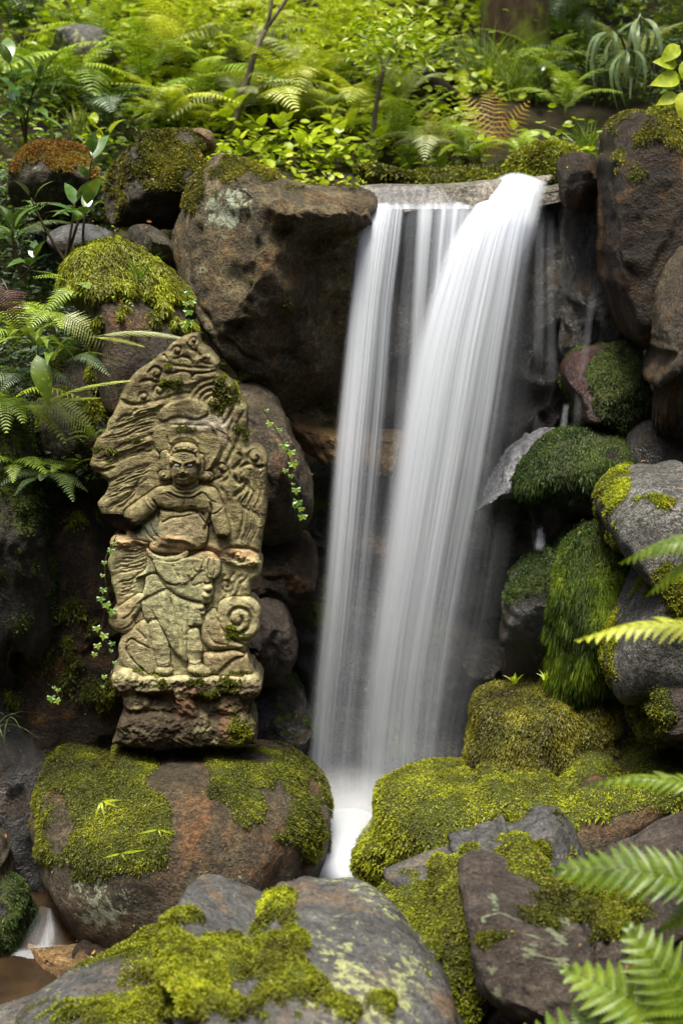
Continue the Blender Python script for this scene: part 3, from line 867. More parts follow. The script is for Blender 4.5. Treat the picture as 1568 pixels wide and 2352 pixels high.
rock('boulder', 'rust-mossed boulder under the shrub at the upper left', 'boulder',
     [(20, 420), (60, 345), (130, 332), (200, 350), (225, 400), (220, 460), (120, 490), (40, 480)], 1.2, 0.22, RK_LICHEN, sub=5, p=2.6, rough=0.05, seed=91, lean=0.3,
     moss=lambda x, y, n, k: sstep(-0.1, 0.3, k * 0.7 + 0.9 * n[:, 2] - 0.2), moss_mat=MOSS_R, blades=15600, blen=0.0087, bwid=0.0022)
rock('rock_wall', 'tall dark brown rock with orange stains left of the carved stone', 'rock',
     [(20, 1230), (90, 1110), (190, 1075), (250, 1120), (300, 1300), (320, 1500), (310, 1760), (200, 1880), (40, 1900), (-40, 1750), (-30, 1450)], 0.3, 0.2, RK_DARKDRY, sub=6, p=3.2, rough=0.055, facets=22, seed=93, ridge=0.035, crack=0.03, facet_amt=0.95,
     moss=lambda x, y, n, k: sstep(-0.1, 0.4, k * 0.7 + np.maximum((1150 - y) / 60.0, 0.75 * k - 0.35)), moss_mat=MOSS_G, blades=18000, blen=0.0099, bwid=0.0022, hang=0.4)
rock('boulder', 'grey lichened rock under the left ferns behind the carved flames', 'boulder',
     [(100, 850), (180, 810), (250, 850), (300, 950), (290, 1080), (220, 1120), (120, 1100), (90, 980)], 0.35, 0.2, RK_LICHEN, sub=5, p=3.0, rough=0.06, seed=95, ridge=0.04,
     moss=lambda x, y, n, k: sstep(-0.1, 0.4, k * 1.1 + 0.5 * n[:, 2] - 0.05), moss_mat=MOSS_G, blades=9000, blen=0.010, bwid=0.0025)
rock('boulder', 'blue-grey lichened rock at the left edge below the ferns', 'boulder',
     [(-120, 1000), (-20, 900), (50, 950), (110, 1200), (120, 1420), (70, 1520), (-100, 1560)], 0.16, 0.2, RK_DARKL, sub=5, p=3.0, rough=0.07, seed=97, ridge=0.05,
     moss=lambda x, y, n, k: sstep(0.0, 0.5, k * 1.1 + 0.5 * n[:, 2] - 0.05), moss_mat=MOSS_D, blades=9000, blen=0.010, bwid=0.0025)
rock('rock_wall', 'black wet rock in the shade at the left edge beside the mossy boulder', 'rock',
     [(-200, 1500), (0, 1480), (120, 1560), (170, 1800), (150, 2000), (60, 2110), (-180, 2110)], 0.28, 0.25, RK_DARK, sub=5, p=3.2, rough=0.05, seed=99, ridge=0.03)
rock('stone', 'brown stone at the left edge above the little cascade', 'stone',
     [(-80, 1960), (-20, 1905), (15, 1915), (30, 1970), (20, 2040), (-60, 2060)], -0.1, 0.14, RK_BROWN, sub=4, p=2.6, rough=0.05, seed=101)
rock('stone', 'dark moss-covered stone left of the little cascade', 'stone',
     [(-80, 2060), (0, 2010), (45, 2030), (70, 2110), (60, 2180), (-60, 2190)], -0.2, 0.16, RK_DARK, sub=5, p=2.6, rough=0.05, seed=103,
     moss=lambda x, y, n, k: sstep(-0.2, 0.3, k * 0.6 + 0.4), moss_mat=MOSS_D, blades=11700, blen=0.0087, bwid=0.0022, hang=0.5)
rock('stone', 'wet brown stone at the waterline under the mossy boulder', 'stone',
     [(72, 2240), (110, 2195), (190, 2172), (280, 2190), (330, 2240), (290, 2280), (160, 2275)], -0.42, 0.16, RK_TAN, sub=5, p=2.6, rough=0.06, seed=105)
rock('stone', 'small dark stone tucked under the carved boulder at bottom left', 'stone',
     [(165, 2190), (190, 2160), (240, 2165), (270, 2190), (250, 2215), (185, 2212)], -0.34, 0.07, RK_DARKDRY, sub=4, p=2.6, rough=0.06, seed=107)
rock('stone', 'dark red wet stone behind the little cascade at lower left', 'stone',
     [(50, 1960), (120, 1930), (190, 1990), (180, 2100), (100, 2140), (60, 2080)], 0.25, 0.12, RK_RED, sub=4, p=2.8, rough=0.06, seed=109)
rock('stone', 'tilted smooth grey stone with white lichen on the upper left slope', 'stone',
     [(200, 130), (215, 85), (290, 78), (370, 90), (410, 160), (400, 240), (330, 245), (240, 210)] and
     [(125, 120), (135, 65), (190, 55), (250, 75), (262, 130), (235, 165), (160, 150)], 2.6, 0.25, RK_GREY, sub=5, p=3.2, rough=0.03, seed=111, lean=0.3, aux=lambda x, y, n: 0.4 * ell(x, y, 150, 100, 40, 50))
rock('boulder', 'dark grey boulder half hidden by leaves behind the forked sapling', 'boulder',
     [(520, 130), (545, 85), (610, 70), (680, 90), (705, 150), (680, 190), (560, 185)], 2.9, 0.3, RK_GREY, sub=5, p=2.8, rough=0.05, seed=113, aux=lambda x, y, n: -0.7 + 0 * x)
# ------------------------------------------------------------------ the carved stone
# drawn in its own sheet of relief units: one unit is about 0.38 mm, x to the right, y downward
SU = 0.3 * K * 5.0
RELIEF = 0.72


def S2Q(sx, sy): return 0.3 * np.asarray(sx, float) + 188.2, 0.3 * np.asarray(sy, float) + 752.6


def sdist(X, Y, poly):
    """signed distance to a closed outline, positive inside"""
    poly = np.asarray(poly, float)
    d = np.full(X.shape, 1e9); ins = np.zeros(X.shape, bool)
    n = len(poly)
    for i in range(n):
        x0, y0 = poly[i]; x1, y1 = poly[(i + 1) % n]
        ex, ey = x1 - x0, y1 - y0
        t = np.clip(((X - x0) * ex + (Y - y0) * ey) / (ex * ex + ey * ey + 1e-9), 0, 1)
        d = np.minimum(d, (X - x0 - t * ex) ** 2 + (Y - y0 - t * ey) ** 2)
        c = ((y0 > Y) != (y1 > Y)) & (X < (x1 - x0) * (Y - y0) / (y1 - y0 + 1e-12) + x0)
        ins ^= c
    d = np.sqrt(d)
    return np.where(ins, d, -d)


class Sheet:
    def __init__(s, x0, x1, y0, y1, step):
        s.xs = np.arange(x0, x1 + step, step); s.ys = np.arange(y0, y1 + step, step)
        s.X, s.Y = np.meshgrid(s.xs, s.ys)
        # a slight waver so that no carved line is ruler-straight
        q = np.stack([s.X.ravel() * 0.012, s.Y.ravel() * 0.012, 0 * s.X.ravel()], -1)
        s.WX = s.X + 5 * fbm(q, 2).reshape(s.X.shape); s.WY = s.Y + 5 * fbm(q + 40, 2).reshape(s.X.shape)
        s.H = np.full(s.X.shape, -1e6)
        s.step = step

    def win(s, x0, x1, y0, y1):
        i0, i1 = np.searchsorted(s.xs, [x0, x1]); j0, j1 = np.searchsorted(s.ys, [y0, y1])
        return (slice(max(j0, 0), j1 + 1), slice(max(i0, 0), i1 + 1))

    def smax(s, w, h, k=8.0):
        a = s.H[w]
        hi = np.maximum(a, h); lo = np.minimum(a, h)
        s.H[w] = hi + np.where(hi - lo < k * 4, k * np.log1p(np.exp(-np.clip((hi - lo) / k, 0, 30))), 0)

    def poly(s, pts, base, height, edge, smooth=True, k=6.0, add=False, slope=(0, 0), n=6):
        p = catmull(pts, n, True) if smooth else np.asarray(pts, float)
        w = s.win(p[:, 0].min() - 10, p[:, 0].max() + 10, p[:, 1].min() - 10, p[:, 1].max() + 10)
        X, Y = s.WX[w], s.WY[w]
        d = sdist(X, Y, p)
        t = np.clip(d / edge, 0, 1)
        h = base + height * np.sqrt(np.clip(1 - (1 - t) ** 2, 0, 1)) + slope[0] * (X - p[:, 0].mean()) + slope[1] * (Y - p[:, 1].mean())
        if add: s.H[w] += np.where(d > 0, h - base, 0)
        else: s.smax(w, np.where(d > 0, h, -1e6), k)

    def cap(s, x0, y0, r0, h0, x1, y1, r1, h1, flat=0.75, k=8.0):
        m = max(r0, r1) + 5
        w = s.win(min(x0, x1) - m, max(x0, x1) + m, min(y0, y1) - m, max(y0, y1) + m)
        X, Y = s.WX[w], s.WY[w]
        ex, ey = x1 - x0, y1 - y0
        t = np.clip(((X - x0) * ex + (Y - y0) * ey) / (ex * ex + ey * ey + 1e-9), 0, 1)
        d = np.hypot(X - x0 - t * ex, Y - y0 - t * ey)
        r = r0 + (r1 - r0) * t; c = h0 + (h1 - h0) * t
        q = np.clip(1 - (d / r) ** 2, 0, 1)
        s.smax(w, np.where(d < r, c - r * flat + r * flat * np.sqrt(q), -1e6), k)

    def dome(s, cx, cy, rx, ry, base, height, rot=0.0, pw=2.0, k=6.0, add=False):
        m = max(rx, ry) + 5
        w = s.win(cx - m, cx + m, cy - m, cy + m)
        X, Y = s.WX[w] - cx, s.WY[w] - cy
        c, sn = math.cos(rot), math.sin(rot)
        u, v = (X * c + Y * sn) / rx, (-X * sn + Y * c) / ry
        d = (np.abs(u) ** pw + np.abs(v) ** pw)
        h = height * np.sqrt(np.clip(1 - d, 0, 1))
        if add: s.H[w] += h
        else: s.smax(w, np.where(d < 1, base + h, -1e6), k)

    def stroke(s, pts, amp, width, n=8, side=0.0, taper=True):
        """ridge (amp > 0) or groove (amp < 0) along a curve; side gives one steep and one soft flank"""
        p = catmull(pts, n)
        m = width * 3.5
        w = s.win(p[:, 0].min() - m, p[:, 0].max() + m, p[:, 1].min() - m, p[:, 1].max() + m)
        X, Y = s.WX[w], s.WY[w]
        best = np.full(X.shape, 1e9); sg = np.zeros(X.shape); tt = np.zeros(X.shape)
        L = len(p) - 1
        for i in range(L):
            x0, y0 = p[i]; ex, ey = p[i + 1] - p[i]
            t = np.clip(((X - x0) * ex + (Y - y0) * ey) / (ex * ex + ey * ey + 1e-9), 0, 1)
            dx, dy = X - x0 - t * ex, Y - y0 - t * ey
            d = np.hypot(dx, dy)
            b = d < best
            best = np.where(b, d, best); sg = np.where(b, np.sign(ex * dy - ey * dx), sg); tt = np.where(b, (i + t) / L, tt)
        wd = width * (1 + side * sg)
        tp = np.clip(np.minimum(tt, 1 - tt) * 6 + 0.15, 0, 1) if taper else 1
        s.H[w] += amp * tp * np.exp(-(best / wd) ** 2)

    def strokes(s, A, B, n, amp, width, jit=6, side=0.0):
        A = catmull(A, 6); B = catmull(B, 6)
        ia = np.linspace(0, len(A) - 1, 9).astype(int); ib = np.linspace(0, len(B) - 1, 9).astype(int)
        for i in range(n):
            t = (i + 0.5) / n
            c = A[ia] * (1 - t) + B[ib] * t
            c = c + RN.normal(size=c.shape) * jit * 0.5
            a0 = R.randint(0, 1); a1 = 9 - R.randint(0, 2)
            s.stroke(c[a0:a1], amp * R.uniform(0.7, 1.2), width * R.uniform(0.8, 1.2), 5, side)

    def spiral(s, cx, cy, r0, turns, amp, width, start=0.0, cw=1, shrink=0.15):
        a = np.linspace(0, turns * 2 * math.pi, int(14 * turns) + 2)
        r = r0 * (1 - (1 - shrink) * a / a[-1])
        s.stroke(np.stack([cx + r * np.cos(start + cw * a), cy + r * np.sin(start + cw * a)], -1), amp, width, 3)


SLAB = [(850, 52), (882, 60), (905, 130), (960, 165), (1000, 210), (1040, 270), (1034, 330), (1080, 380), (1140, 420), (1175, 470), (1190, 530), (1255, 600), (1263, 700), (1263, 800),
        (1266, 908), (1330, 915), (1385, 950), (1417, 1010), (1415, 1090), (1408, 1200), (1405, 1300), (1412, 1400), (1400, 1500), (1380, 1600), (1368, 1690), (1360, 1770), (1376, 1800),
        (1370, 1870), (1345, 1915), (1300, 1950), (1290, 2040), (1275, 2065), (1330, 2110), (1358, 2170), (1366, 2240), (1350, 2320), (1295, 2400), (1255, 2480), (1280, 2570), (1310, 2640),
        (1200, 2680), (700, 2690), (330, 2680), (262, 2610), (290, 2560), (280, 2450), (300, 2350), (285, 2310), (228, 2282), (210, 2225), (225, 2180), (268, 2130), (260, 2070), (228, 1960),
        (222, 1900), (198, 1800), (226, 1710), (214, 1640), (250, 1592), (330, 1590), (300, 1560), (240, 1540), (172, 1482), (140, 1405), (122, 1342), (175, 1275), (202, 1200), (150, 1130),
        (100, 1097), (62, 1050), (80, 985), (92, 905), (122, 842), (180, 792), (200, 712), (238, 660), (272, 590), (298, 510), (330, 442), (370, 390), (420, 332), (482, 292), (550, 246),
        (582, 212), (640, 182), (672, 132), (740, 86), (802, 62)]
PED = [(262, 2585), (330, 2572), (420, 2600), (480, 2636), (700, 2648), (820, 2640), (1000, 2640), (1180, 2640), (1250, 2600), (1300, 2590), (1330, 2640), (1372, 2690), (1380, 2755), (1350, 2815),
       (1290, 2842), (1275, 2880), (1292, 2930), (1320, 3000), (1334, 3080), (1330, 3150), (1290, 3190), (800, 3196), (270, 3190), (262, 3100), (290, 2990), (318, 2900), (300, 2790), (245, 2705), (222, 2640)]


def carve_slab():
    s = Sheet(40, 1440, 30, 2700, 4)
    p = catmull(SLAB, 5, True)
    D = sdist(s.WX * 0.35 + s.X * 0.65, s.WY * 0.35 + s.Y * 0.65, p)
    t = np.clip(D / 55, 0, 1)
    s.H = 70 * np.sqrt(np.clip(1 - (1 - t) ** 2, 0, 1)) - 70 + 55
    s.D = D
    # left flames, sweeping up and outward
    s.strokes([(600, 570), (480, 600), (380, 650), (280, 700), (210, 760)], [(560, 770), (430, 810), (330, 850), (200, 880), (110, 900)], 9, -19, 9, 9, 0.5)
    s.strokes([(540, 810), (430, 850), (330, 880), (220, 930), (110, 960)], [(560, 960), (470, 980), (350, 1010), (230, 1060), (90, 1075)], 9, -19, 9, 9, 0.5)
    s.strokes([(560, 1000), (470, 1050), (380, 1080), (290, 1120), (200, 1160)], [(480, 1200), (420, 1230), (330, 1260), (260, 1290), (160, 1330)], 8, -18, 9, 8, 0.5)
    s.strokes([(470, 1100), (420, 1190), (350, 1270), (260, 1330), (180, 1370)], [(420, 1270), (380, 1330), (330, 1370), (280, 1400), (220, 1430)], 6, -16, 8, 6, 0.5)
    s.stroke([(640, 560), (560, 600), (470, 620), (380, 690)], 26, 22); s.stroke([(560, 850), (420, 880), (320, 930), (230, 950)], 26, 22)
    s.stroke([(540, 560), (430, 585), (350, 575), (300, 540)], -32, 15); s.stroke([(90, 1080), (180, 1090), (260, 1060)], -30, 14)
    # crown of the flames
    for cx, cy, r in ((575, 345, 62), (595, 480, 48), (480, 525, 42), (735, 175, 46), (860, 95, 30)):
        s.dome(cx, cy, r * 0.55, r * 0.5, 0, 34, add=True)
        s.spiral(cx, cy, r, 1.3, -26, 11, start=2.4)
    s.stroke([(440, 420), (500, 400), (560, 415), (640, 440), (740, 470)], -26, 13); s.stroke([(640, 350), (720, 340), (780, 330), (850, 350)], -22, 12)
    s.stroke([(640, 260), (740, 290), (830, 300), (1000, 310)], -22, 12); s.stroke([(610, 210), (640, 215), (660, 240)], -36, 8)
    s.stroke([(800, 100), (830, 160), (880, 180), (930, 240)], -22, 12); s.stroke([(890, 130), (880, 200), (920, 260), (1010, 280)], -20, 12)
    s.stroke([(700, 240), (770, 220), (830, 240), (860, 300)], -24, 12); s.stroke([(840, 385), (870, 350), (930, 345), (1030, 330)], -34, 8)
    s.stroke([(830, 350), (842, 370), (838, 395), (860, 400)], -34, 7); s.stroke([(880, 250), (950, 215), (990, 225)], 22, 16)
    s.stroke([(600, 400), (700, 400), (800, 420), (880, 400)], 22, 18); s.stroke([(560, 560), (660, 530), (750, 500), (850, 500)], -20, 13)
    # concentric arcs at the upper right
    for r, a in ((62, -26), (105, -28), (152, -26), (195, -20)):
        th = np.linspace(math.radians(190), math.radians(370), 12)
        s.stroke(np.stack([1010 + r * np.cos(th), 575 + r * 0.95 * np.sin(th)], -1), a, 13)
    s.dome(1010, 560, 40, 40, 0, 30, add=True)
    s.stroke([(1190, 540), (1160, 620), (1120, 690), (1080, 740)], -22, 13); s.stroke([(1100, 500), (1110, 580), (1080, 650), (1040, 690)], -22, 12)
    # plain patch above the head and its broken edge
    s.poly([(600, 640), (650, 585), (780, 535), (880, 542), (965, 595), (965, 655), (905, 690), (830, 688), (760, 672), (690, 690), (640, 712), (590, 690)], 50, 34, 26, k=4)
    s.poly([(520, 780), (640, 720), (760, 690), (900, 700), (990, 660), (1060, 700), (1100, 800), (1000, 760), (850, 740), (700, 740), (560, 800)], 55, 14, 30, k=4)
    # halo
    s.poly([(540, 860), (560, 780), (650, 745), (800, 738), (930, 745), (1020, 760), (1050, 830), (1045, 930), (1010, 1030), (950, 1110), (640, 1110), (580, 990)], 48, 26, 20, k=4)
    s.stroke([(1000, 740), (1052, 820), (1058, 900), (1020, 1000), (960, 1085)], 22, 14, taper=False); s.stroke([(1090, 900), (1070, 980), (1030, 1050), (960, 1110)], -18, 12)
    s.stroke([(548, 860), (570, 930), (620, 975), (650, 985)], -24, 12); s.stroke([(660, 820), (665, 870), (690, 900)], -16, 10)
    s.stroke([(600, 990), (612, 1000), (615, 985)], -45, 10)
    s.stroke([(690, 870), (730, 835), (790, 825), (850, 832), (890, 870)], 9, 12, taper=False)
    # right-hand flames
    s.spiral(1075, 1062, 52, 1.2, -28, 12); s.dome(1075, 1062, 26, 26, 0, 26, add=True)
    s.spiral(1325, 990, 70, 1.35, -38, 15, start=0.4, cw=-1); s.dome(1330, 985, 32, 30, 0, 34, add=True)
    s.stroke([(1200, 1080), (1260, 1040), (1330, 1060), (1400, 1060)], -36, 14); s.stroke([(1190, 950), (1230, 1000), (1180, 1060), (1150, 1080)], -30, 16)
    s.stroke([(1170, 1120), (1190, 1180), (1230, 1180), (1220, 1150)], -38, 13); s.stroke([(1160, 1300), (1190, 1265), (1240, 1230), (1260, 1180)], -36, 15)
    s.strokes([(1230, 1080), (1210, 1150), (1250, 1230), (1200, 1330), (1240, 1430), (1190, 1560), (1180, 1640)], [(1390, 1090), (1370, 1180), (1390, 1290), (1350, 1390), (1370, 1490), (1320, 1600), (1290, 1690)], 8, -20, 10, 9, 0.5)
    s.stroke([(1240, 640), (1200, 720), (1200, 800), (1180, 900), (1140, 960)], -22, 15); s.stroke([(1160, 700), (1130, 790), (1130, 870), (1090, 960)], -20, 14)
    s.stroke([(1110, 820), (1150, 940), (1110, 1040), (1130, 1130), (1080, 1180)], -24, 14); s.stroke([(960, 1180), (1040, 1150), (1080, 1130)], -26, 12)
    s.stroke([(1060, 1210), (1110, 1290), (1130, 1400), (1160, 1500)], -22, 16)
    # crust of the break across the waist
    for pts, a, wd in (([(226, 1605), (330, 1640), (420, 1610), (500, 1640), (600, 1600)], 34, 26), ([(800, 1610), (950, 1640), (1060, 1690), (1180, 1720), (1300, 1770), (1365, 1790)], 36, 26),
                       ([(420, 1650), (540, 1660), (640, 1620)], -30, 12), ([(1070, 1750), (1180, 1790), (1280, 1800), (1360, 1790)], 34, 22), ([(1080, 1700), (1160, 1680), (1290, 1690), (1370, 1730)], -40, 14)):
        s.stroke(pts, a, wd)
    # broken dark hollow at the lower left of the upper piece
    s.dome(270, 1520, 190, 95, 0, -62, rot=0.25, add=True); s.dome(370, 1560, 90, 50, 0, -34, add=True)
    # lower left flames
    s.strokes([(500, 1660), (420, 1700), (340, 1700), (240, 1740)], [(500, 1830), (420, 1860), (330, 1880), (230, 1900)], 7, -20, 9, 8, 0.5)
    s.strokes([(470, 1840), (400, 1900), (340, 1930), (260, 1930)], [(400, 2020), (350, 2050), (300, 2060), (260, 2060)], 5, -18, 9, 7, 0.5)
    # curls and flames at the lower right
    s.spiral(1110, 1965, 58, 1.2, -26, 12, start=1.0); s.spiral(1200, 1740, 60, 1.1, -24, 12)
    s.strokes([(1080, 1860), (1050, 1930), (1060, 2020), (1020, 2100)], [(1340, 1880), (1250, 1960), (1200, 2050), (1100, 2120)], 4, -20, 14, 8, 0.4)
    q = np.stack([s.X.ravel() * 0.01, s.Y.ravel() * 0.022, 0 * s.X.ravel()], -1)
    rough = sstep(60, 0, np.abs(s.Y - 1650 - (s.X - 220) * 0.13))
    s.H += (5 * fbm(q, 4) + 3.0 * fbm(q * 6, 3)).reshape(s.X.shape) + 16 * rough * fbm(q * 3, 3).reshape(s.X.shape)
    return s


def carve_figure(slab):
    s = Sheet(200, 1400, 802, 2690, 4)
    # torso
    s.poly([(560, 1240), (620, 1205), (740, 1195), (860, 1195), (970, 1205), (1040, 1245), (1060, 1320), (1010, 1390), (960, 1420), (890, 1400), (850, 1385), (740, 1392), (640, 1372), (585, 1378), (560, 1320)], 60, 80, 70, k=8)
    s.dome(690, 1300, 110, 70, 122, 22, k=14); s.dome(920, 1300, 100, 68, 120, 22, k=14)
    s.poly([(600, 1370), (640, 1360), (890, 1385), (940, 1450), (975, 1520), (950, 1660), (860, 1690), (640, 1670), (575, 1640), (600, 1500)], 62, 68, 46, k=6)
    # broken belly, paler and sunk below the chest
    s.poly([(600, 1490), (690, 1440), (800, 1425), (900, 1400), (965, 1490), (945, 1640), (800, 1610), (700, 1590), (600, 1590)], 112, 16, 24, k=4)
    s.stroke([(600, 1376), (680, 1386), (760, 1400), (830, 1384), (890, 1402)], -46, 10, taper=False)
    s.stroke([(890, 1402), (930, 1450), (965, 1500)], -32, 6.5); s.stroke([(610, 1490), (680, 1450), (780, 1430), (890, 1410)], -19, 7.2)
    s.stroke([(640, 1590), (720, 1600), (800, 1605), (880, 1650)], 30, 16)
    s.stroke([(575, 1270), (640, 1262), (700, 1290)], -11, 7.2)
    s.stroke([(800, 1250), (798, 1310), (796, 1372)], -9, 9); s.stroke([(700, 1232), (640, 1238), (590, 1262)], 9, 10); s.stroke([(880, 1236), (940, 1240), (985, 1262)], 9, 10)
    # cloth at the left of the waist
    s.poly([(596, 1400), (560, 1440), (480, 1500), (420, 1550), (400, 1610), (500, 1640), (570, 1660), (600, 1600)], 58, 40, 40, k=5)
    s.stroke([(520, 1470), (560, 1560), (600, 1590)], -22, 6.5); s.stroke([(480, 1500), (520, 1580), (570, 1630)], -19, 6.5)
    # arms, both broken off
    s.cap(615, 1270, 66, 136, 520, 1340, 68, 165, flat=0.9, k=12); s.cap(520, 1340, 68, 165, 400, 1432, 72, 180, flat=0.95, k=8)
    s.dome(345, 1478, 50, 40, 0, -70, rot=-0.5, add=True)
    s.stroke([(500, 1262), (530, 1320), (572, 1368)], -17, 5.8); s.stroke([(488, 1270), (516, 1330), (556, 1380)], 12, 7)
    s.cap(985, 1275, 64, 136, 1040, 1390, 60, 170, flat=0.9, k=12); s.cap(1040, 1390, 60, 170, 1084, 1545, 56, 190, flat=0.95, k=8)
    s.dome(1092, 1590, 56, 28, 0, -110, rot=0.2, add=True)
    s.stroke([(985, 1410), (1030, 1400), (1105, 1345)], -19, 5.8); s.stroke([(940, 1245), (990, 1300), (1050, 1330)], -13, 5.8)
    s.poly([(935, 1380), (985, 1370), (1000, 1430), (975, 1500), (950, 1480)], 80, 40, 25, k=5)
    # gaps between the arms and the trunk
    s.stroke([(556, 1296), (580, 1345), (594, 1400), (588, 1450)], -46, 9); s.stroke([(990, 1318), (1000, 1380), (984, 1450), (958, 1510), (950, 1560)], -46, 10)
    # neck, ornaments
    s.cap(800, 1120, 95, 150, 800, 1215, 100, 128, flat=0.5)
    for yy, dd in ((1190, 0), (1222, 10), (1250, 18)):
        s.stroke([(692 - dd, yy - 22), (740, yy + 12), (800, yy + 22), (862, yy + 12), (908 + dd, yy - 22)], 17, 12, taper=False)
        s.stroke([(694 - dd, yy - 6), (740, yy + 28), (800, yy + 38), (862, yy + 28), (906 + dd, yy - 6)], -16, 9, taper=False)
    # head
    s.dome(797, 1030, 118, 158, 70, 165, pw=2.5, k=6)
    s.dome(797, 1100, 100, 86, 130, 95, pw=2.4, k=12)
    s.dome(797, 955, 92, 60, 150, 78, k=10)
    s.stroke([(672, 1010), (668, 940), (700, 895), (790, 874), (880, 893), (920, 945), (914, 1010)], 88, 30, taper=False)
    for k in range(9):
        a = math.pi * (k + 0.5) / 9
        s.stroke([(797 - 95 * math.cos(a), 985 - 80 * math.sin(a)), (797 - 140 * math.cos(a), 985 - 118 * math.sin(a))], -14, 5.0)
    s.stroke([(700, 985), (722, 942), (792, 925), (866, 944), (890, 988)], -30, 10, taper=False)
    # ears and side curls
    for sx in (-1, 1):
        s.cap(797 + sx * 122, 985, 24, 120, 797 + sx * 118, 1125, 22, 128, k=6)
    s.dome(636, 1120, 46, 40, 60, 66, k=5); s.spiral(636, 1118, 34, 1.2, -22, 9, start=1)
    s.dome(958, 1130, 58, 40, 60, 66, k=5); s.stroke([(930, 1110), (970, 1105), (1000, 1130), (970, 1160)], -19, 6.5)
    s.cap(640, 960, 34, 96, 636, 1060, 28, 90, k=6)
    # face
    for sx in (-1, 1):
        c = 792
        s.stroke([(c + sx * 10, 1010), (c + sx * 45, 1000), (c + sx * 80, 992), (c + sx * 98, 982)], 26, 11)
        s.dome(c + sx * 47, 1028, 34, 17, 0, -26, add=True)
        s.dome(c + sx * 47, 1029, 24, 13, 0, 22, rot=0.18 * -sx, add=True)
        s.dome(c + sx * 62, 1085, 40, 42, 0, 15, add=True)
        s.dome(c + sx * 22, 1086, 16, 13, 0, 20, add=True)
        s.stroke([(c + sx * 30, 1098), (c + sx * 52, 1120), (c + sx * 56, 1145)], -9, 5.8)
    s.stroke([(791, 1000), (788, 1040), (786, 1080)], 34, 17); s.dome(786, 1082, 24, 18, 0, 26, add=True)
    s.stroke([(760, 1101), (786, 1106), (812, 1101)], -24, 5.8)
    for yy in (952, 966, 980, 994): s.stroke([(748, yy + 2), (772, yy - 4), (796, yy + 2), (824, yy - 3), (842, yy)], -10, 4.5)
    s.stroke([(784, 985), (789, 1004), (786, 1016)], -15, 4.5)
    s.stroke([(750, 1112), (788, 1108), (826, 1112)], 12, 9); s.stroke([(746, 1121), (790, 1123), (830, 1117)], -24, 4.5); s.stroke([(758, 1134), (790, 1138), (820, 1132)], 14, 9)
    s.dome(790, 1164, 44, 26, 0, 20, add=True); s.stroke([(745, 1150), (790, 1152), (836, 1150)], -9, 5.0)
    # belly roll and belt
    s.poly([(520, 1660), (560, 1625), (640, 1610), (730, 1620), (800, 1660), (800, 1700), (700, 1715), (560, 1705)], 84, 24, 60, k=12)
    s.poly([(505, 1680), (560, 1722), (650, 1742), (740, 1728), (812, 1690), (820, 1730), (760, 1762), (650, 1780), (560, 1766), (508, 1728)], 96, 28, 14, k=2)
    # skirt
    s.poly([(560, 1760), (700, 1776), (830, 1740), (960, 1700), (1060, 1760), (1065, 1860), (1010, 1900), (1000, 2060), (950, 2100), (850, 2078), (740, 2040), (640, 1960), (590, 1880), (556, 1800)], 72, 46, 40, k=4)
    s.poly([(560, 1760), (700, 1776), (800, 1745), (930, 1760), (900, 1860), (800, 1940), (720, 1955), (650, 1930), (600, 1870), (566, 1810)], 112, 20, 12, k=2)
    s.stroke([(640, 1975), (740, 2045), (860, 2085), (930, 2082)], -22, 6.5); s.stroke([(600, 1860), (650, 1930), (720, 1952), (765, 1940)], -24, 6.5)
    s.stroke([(700, 1790), (720, 1850), (760, 1900)], -9, 8.6); s.stroke([(820, 1870), (860, 1960), (930, 1930)], -13, 8.6); s.stroke([(850, 1780), (880, 1850), (960, 1840)], -11, 8.6)
    s.poly([(945, 1760), (1000, 1735), (1060, 1770), (1064, 1860), (1020, 1905), (960, 1890), (940, 1830)], 100, 36, 26, k=4)
    s.stroke([(985, 1750), (975, 1820), (985, 1880)], -17, 5.8); s.stroke([(1020, 1750), (1025, 1820), (1015, 1890)], -15, 5.8)
    s.dome(975, 1975, 34, 26, 110, 60, k=4); s.dome(962, 2025, 40, 28, 100, 60, k=4); s.dome(990, 2010, 22, 40, 90, 50, k=4)
    s.dome(925, 2125, 22, 20, 90, 45, k=4); s.dome(930, 2165, 20, 16, 90, 45, k=4)
    s.stroke([(940, 1930), (960, 1945), (1000, 1935)], -38, 8.6)
    # flying sash at the left hip
    s.poly([(508, 1690), (560, 1770), (580, 1860), (520, 1875), (420, 1910), (430, 1890), (490, 1840), (505, 1760)], 60, 50, 24, k=4)
    s.poly([(575, 1870), (640, 1960), (655, 1985), (560, 2030), (480, 2070), (400, 2120), (390, 2118), (460, 2040), (490, 1960), (500, 1880)], 60, 50, 24, k=4)
    s.stroke([(430, 1905), (500, 1885), (575, 1862)], -22, 5.8); s.stroke([(395, 2120), (500, 2062), (655, 1990)], -26, 5.8)
    s.cap(450, 2070, 46, 92, 300, 2225, 92, 120, k=8); s.cap(300, 2225, 90, 120, 330, 2250, 80, 115, k=8)
    s.stroke([(420, 2120), (380, 2180), (320, 2210)], -15, 7.9); s.stroke([(300, 2300), (370, 2270), (420, 2210), (460, 2140)], -17, 7.9)
    # skirt skirts down to the legs
    s.poly([(470, 2080), (650, 1985), (740, 2045), (860, 2085), (940, 2100), (950, 2200), (920, 2270), (830, 2300), (820, 2440), (810, 2550), (760, 2520), (690, 2450), (640, 2340), (570, 2240), (500, 2230)], 66, 44, 50, k=10)
    s.stroke([(540, 2140), (590, 2240), (640, 2330), (690, 2440), (760, 2520), (812, 2545)], -24, 7.2); s.stroke([(680, 2040), (710, 2150), (740, 2280), (760, 2450)], -22, 7.9)
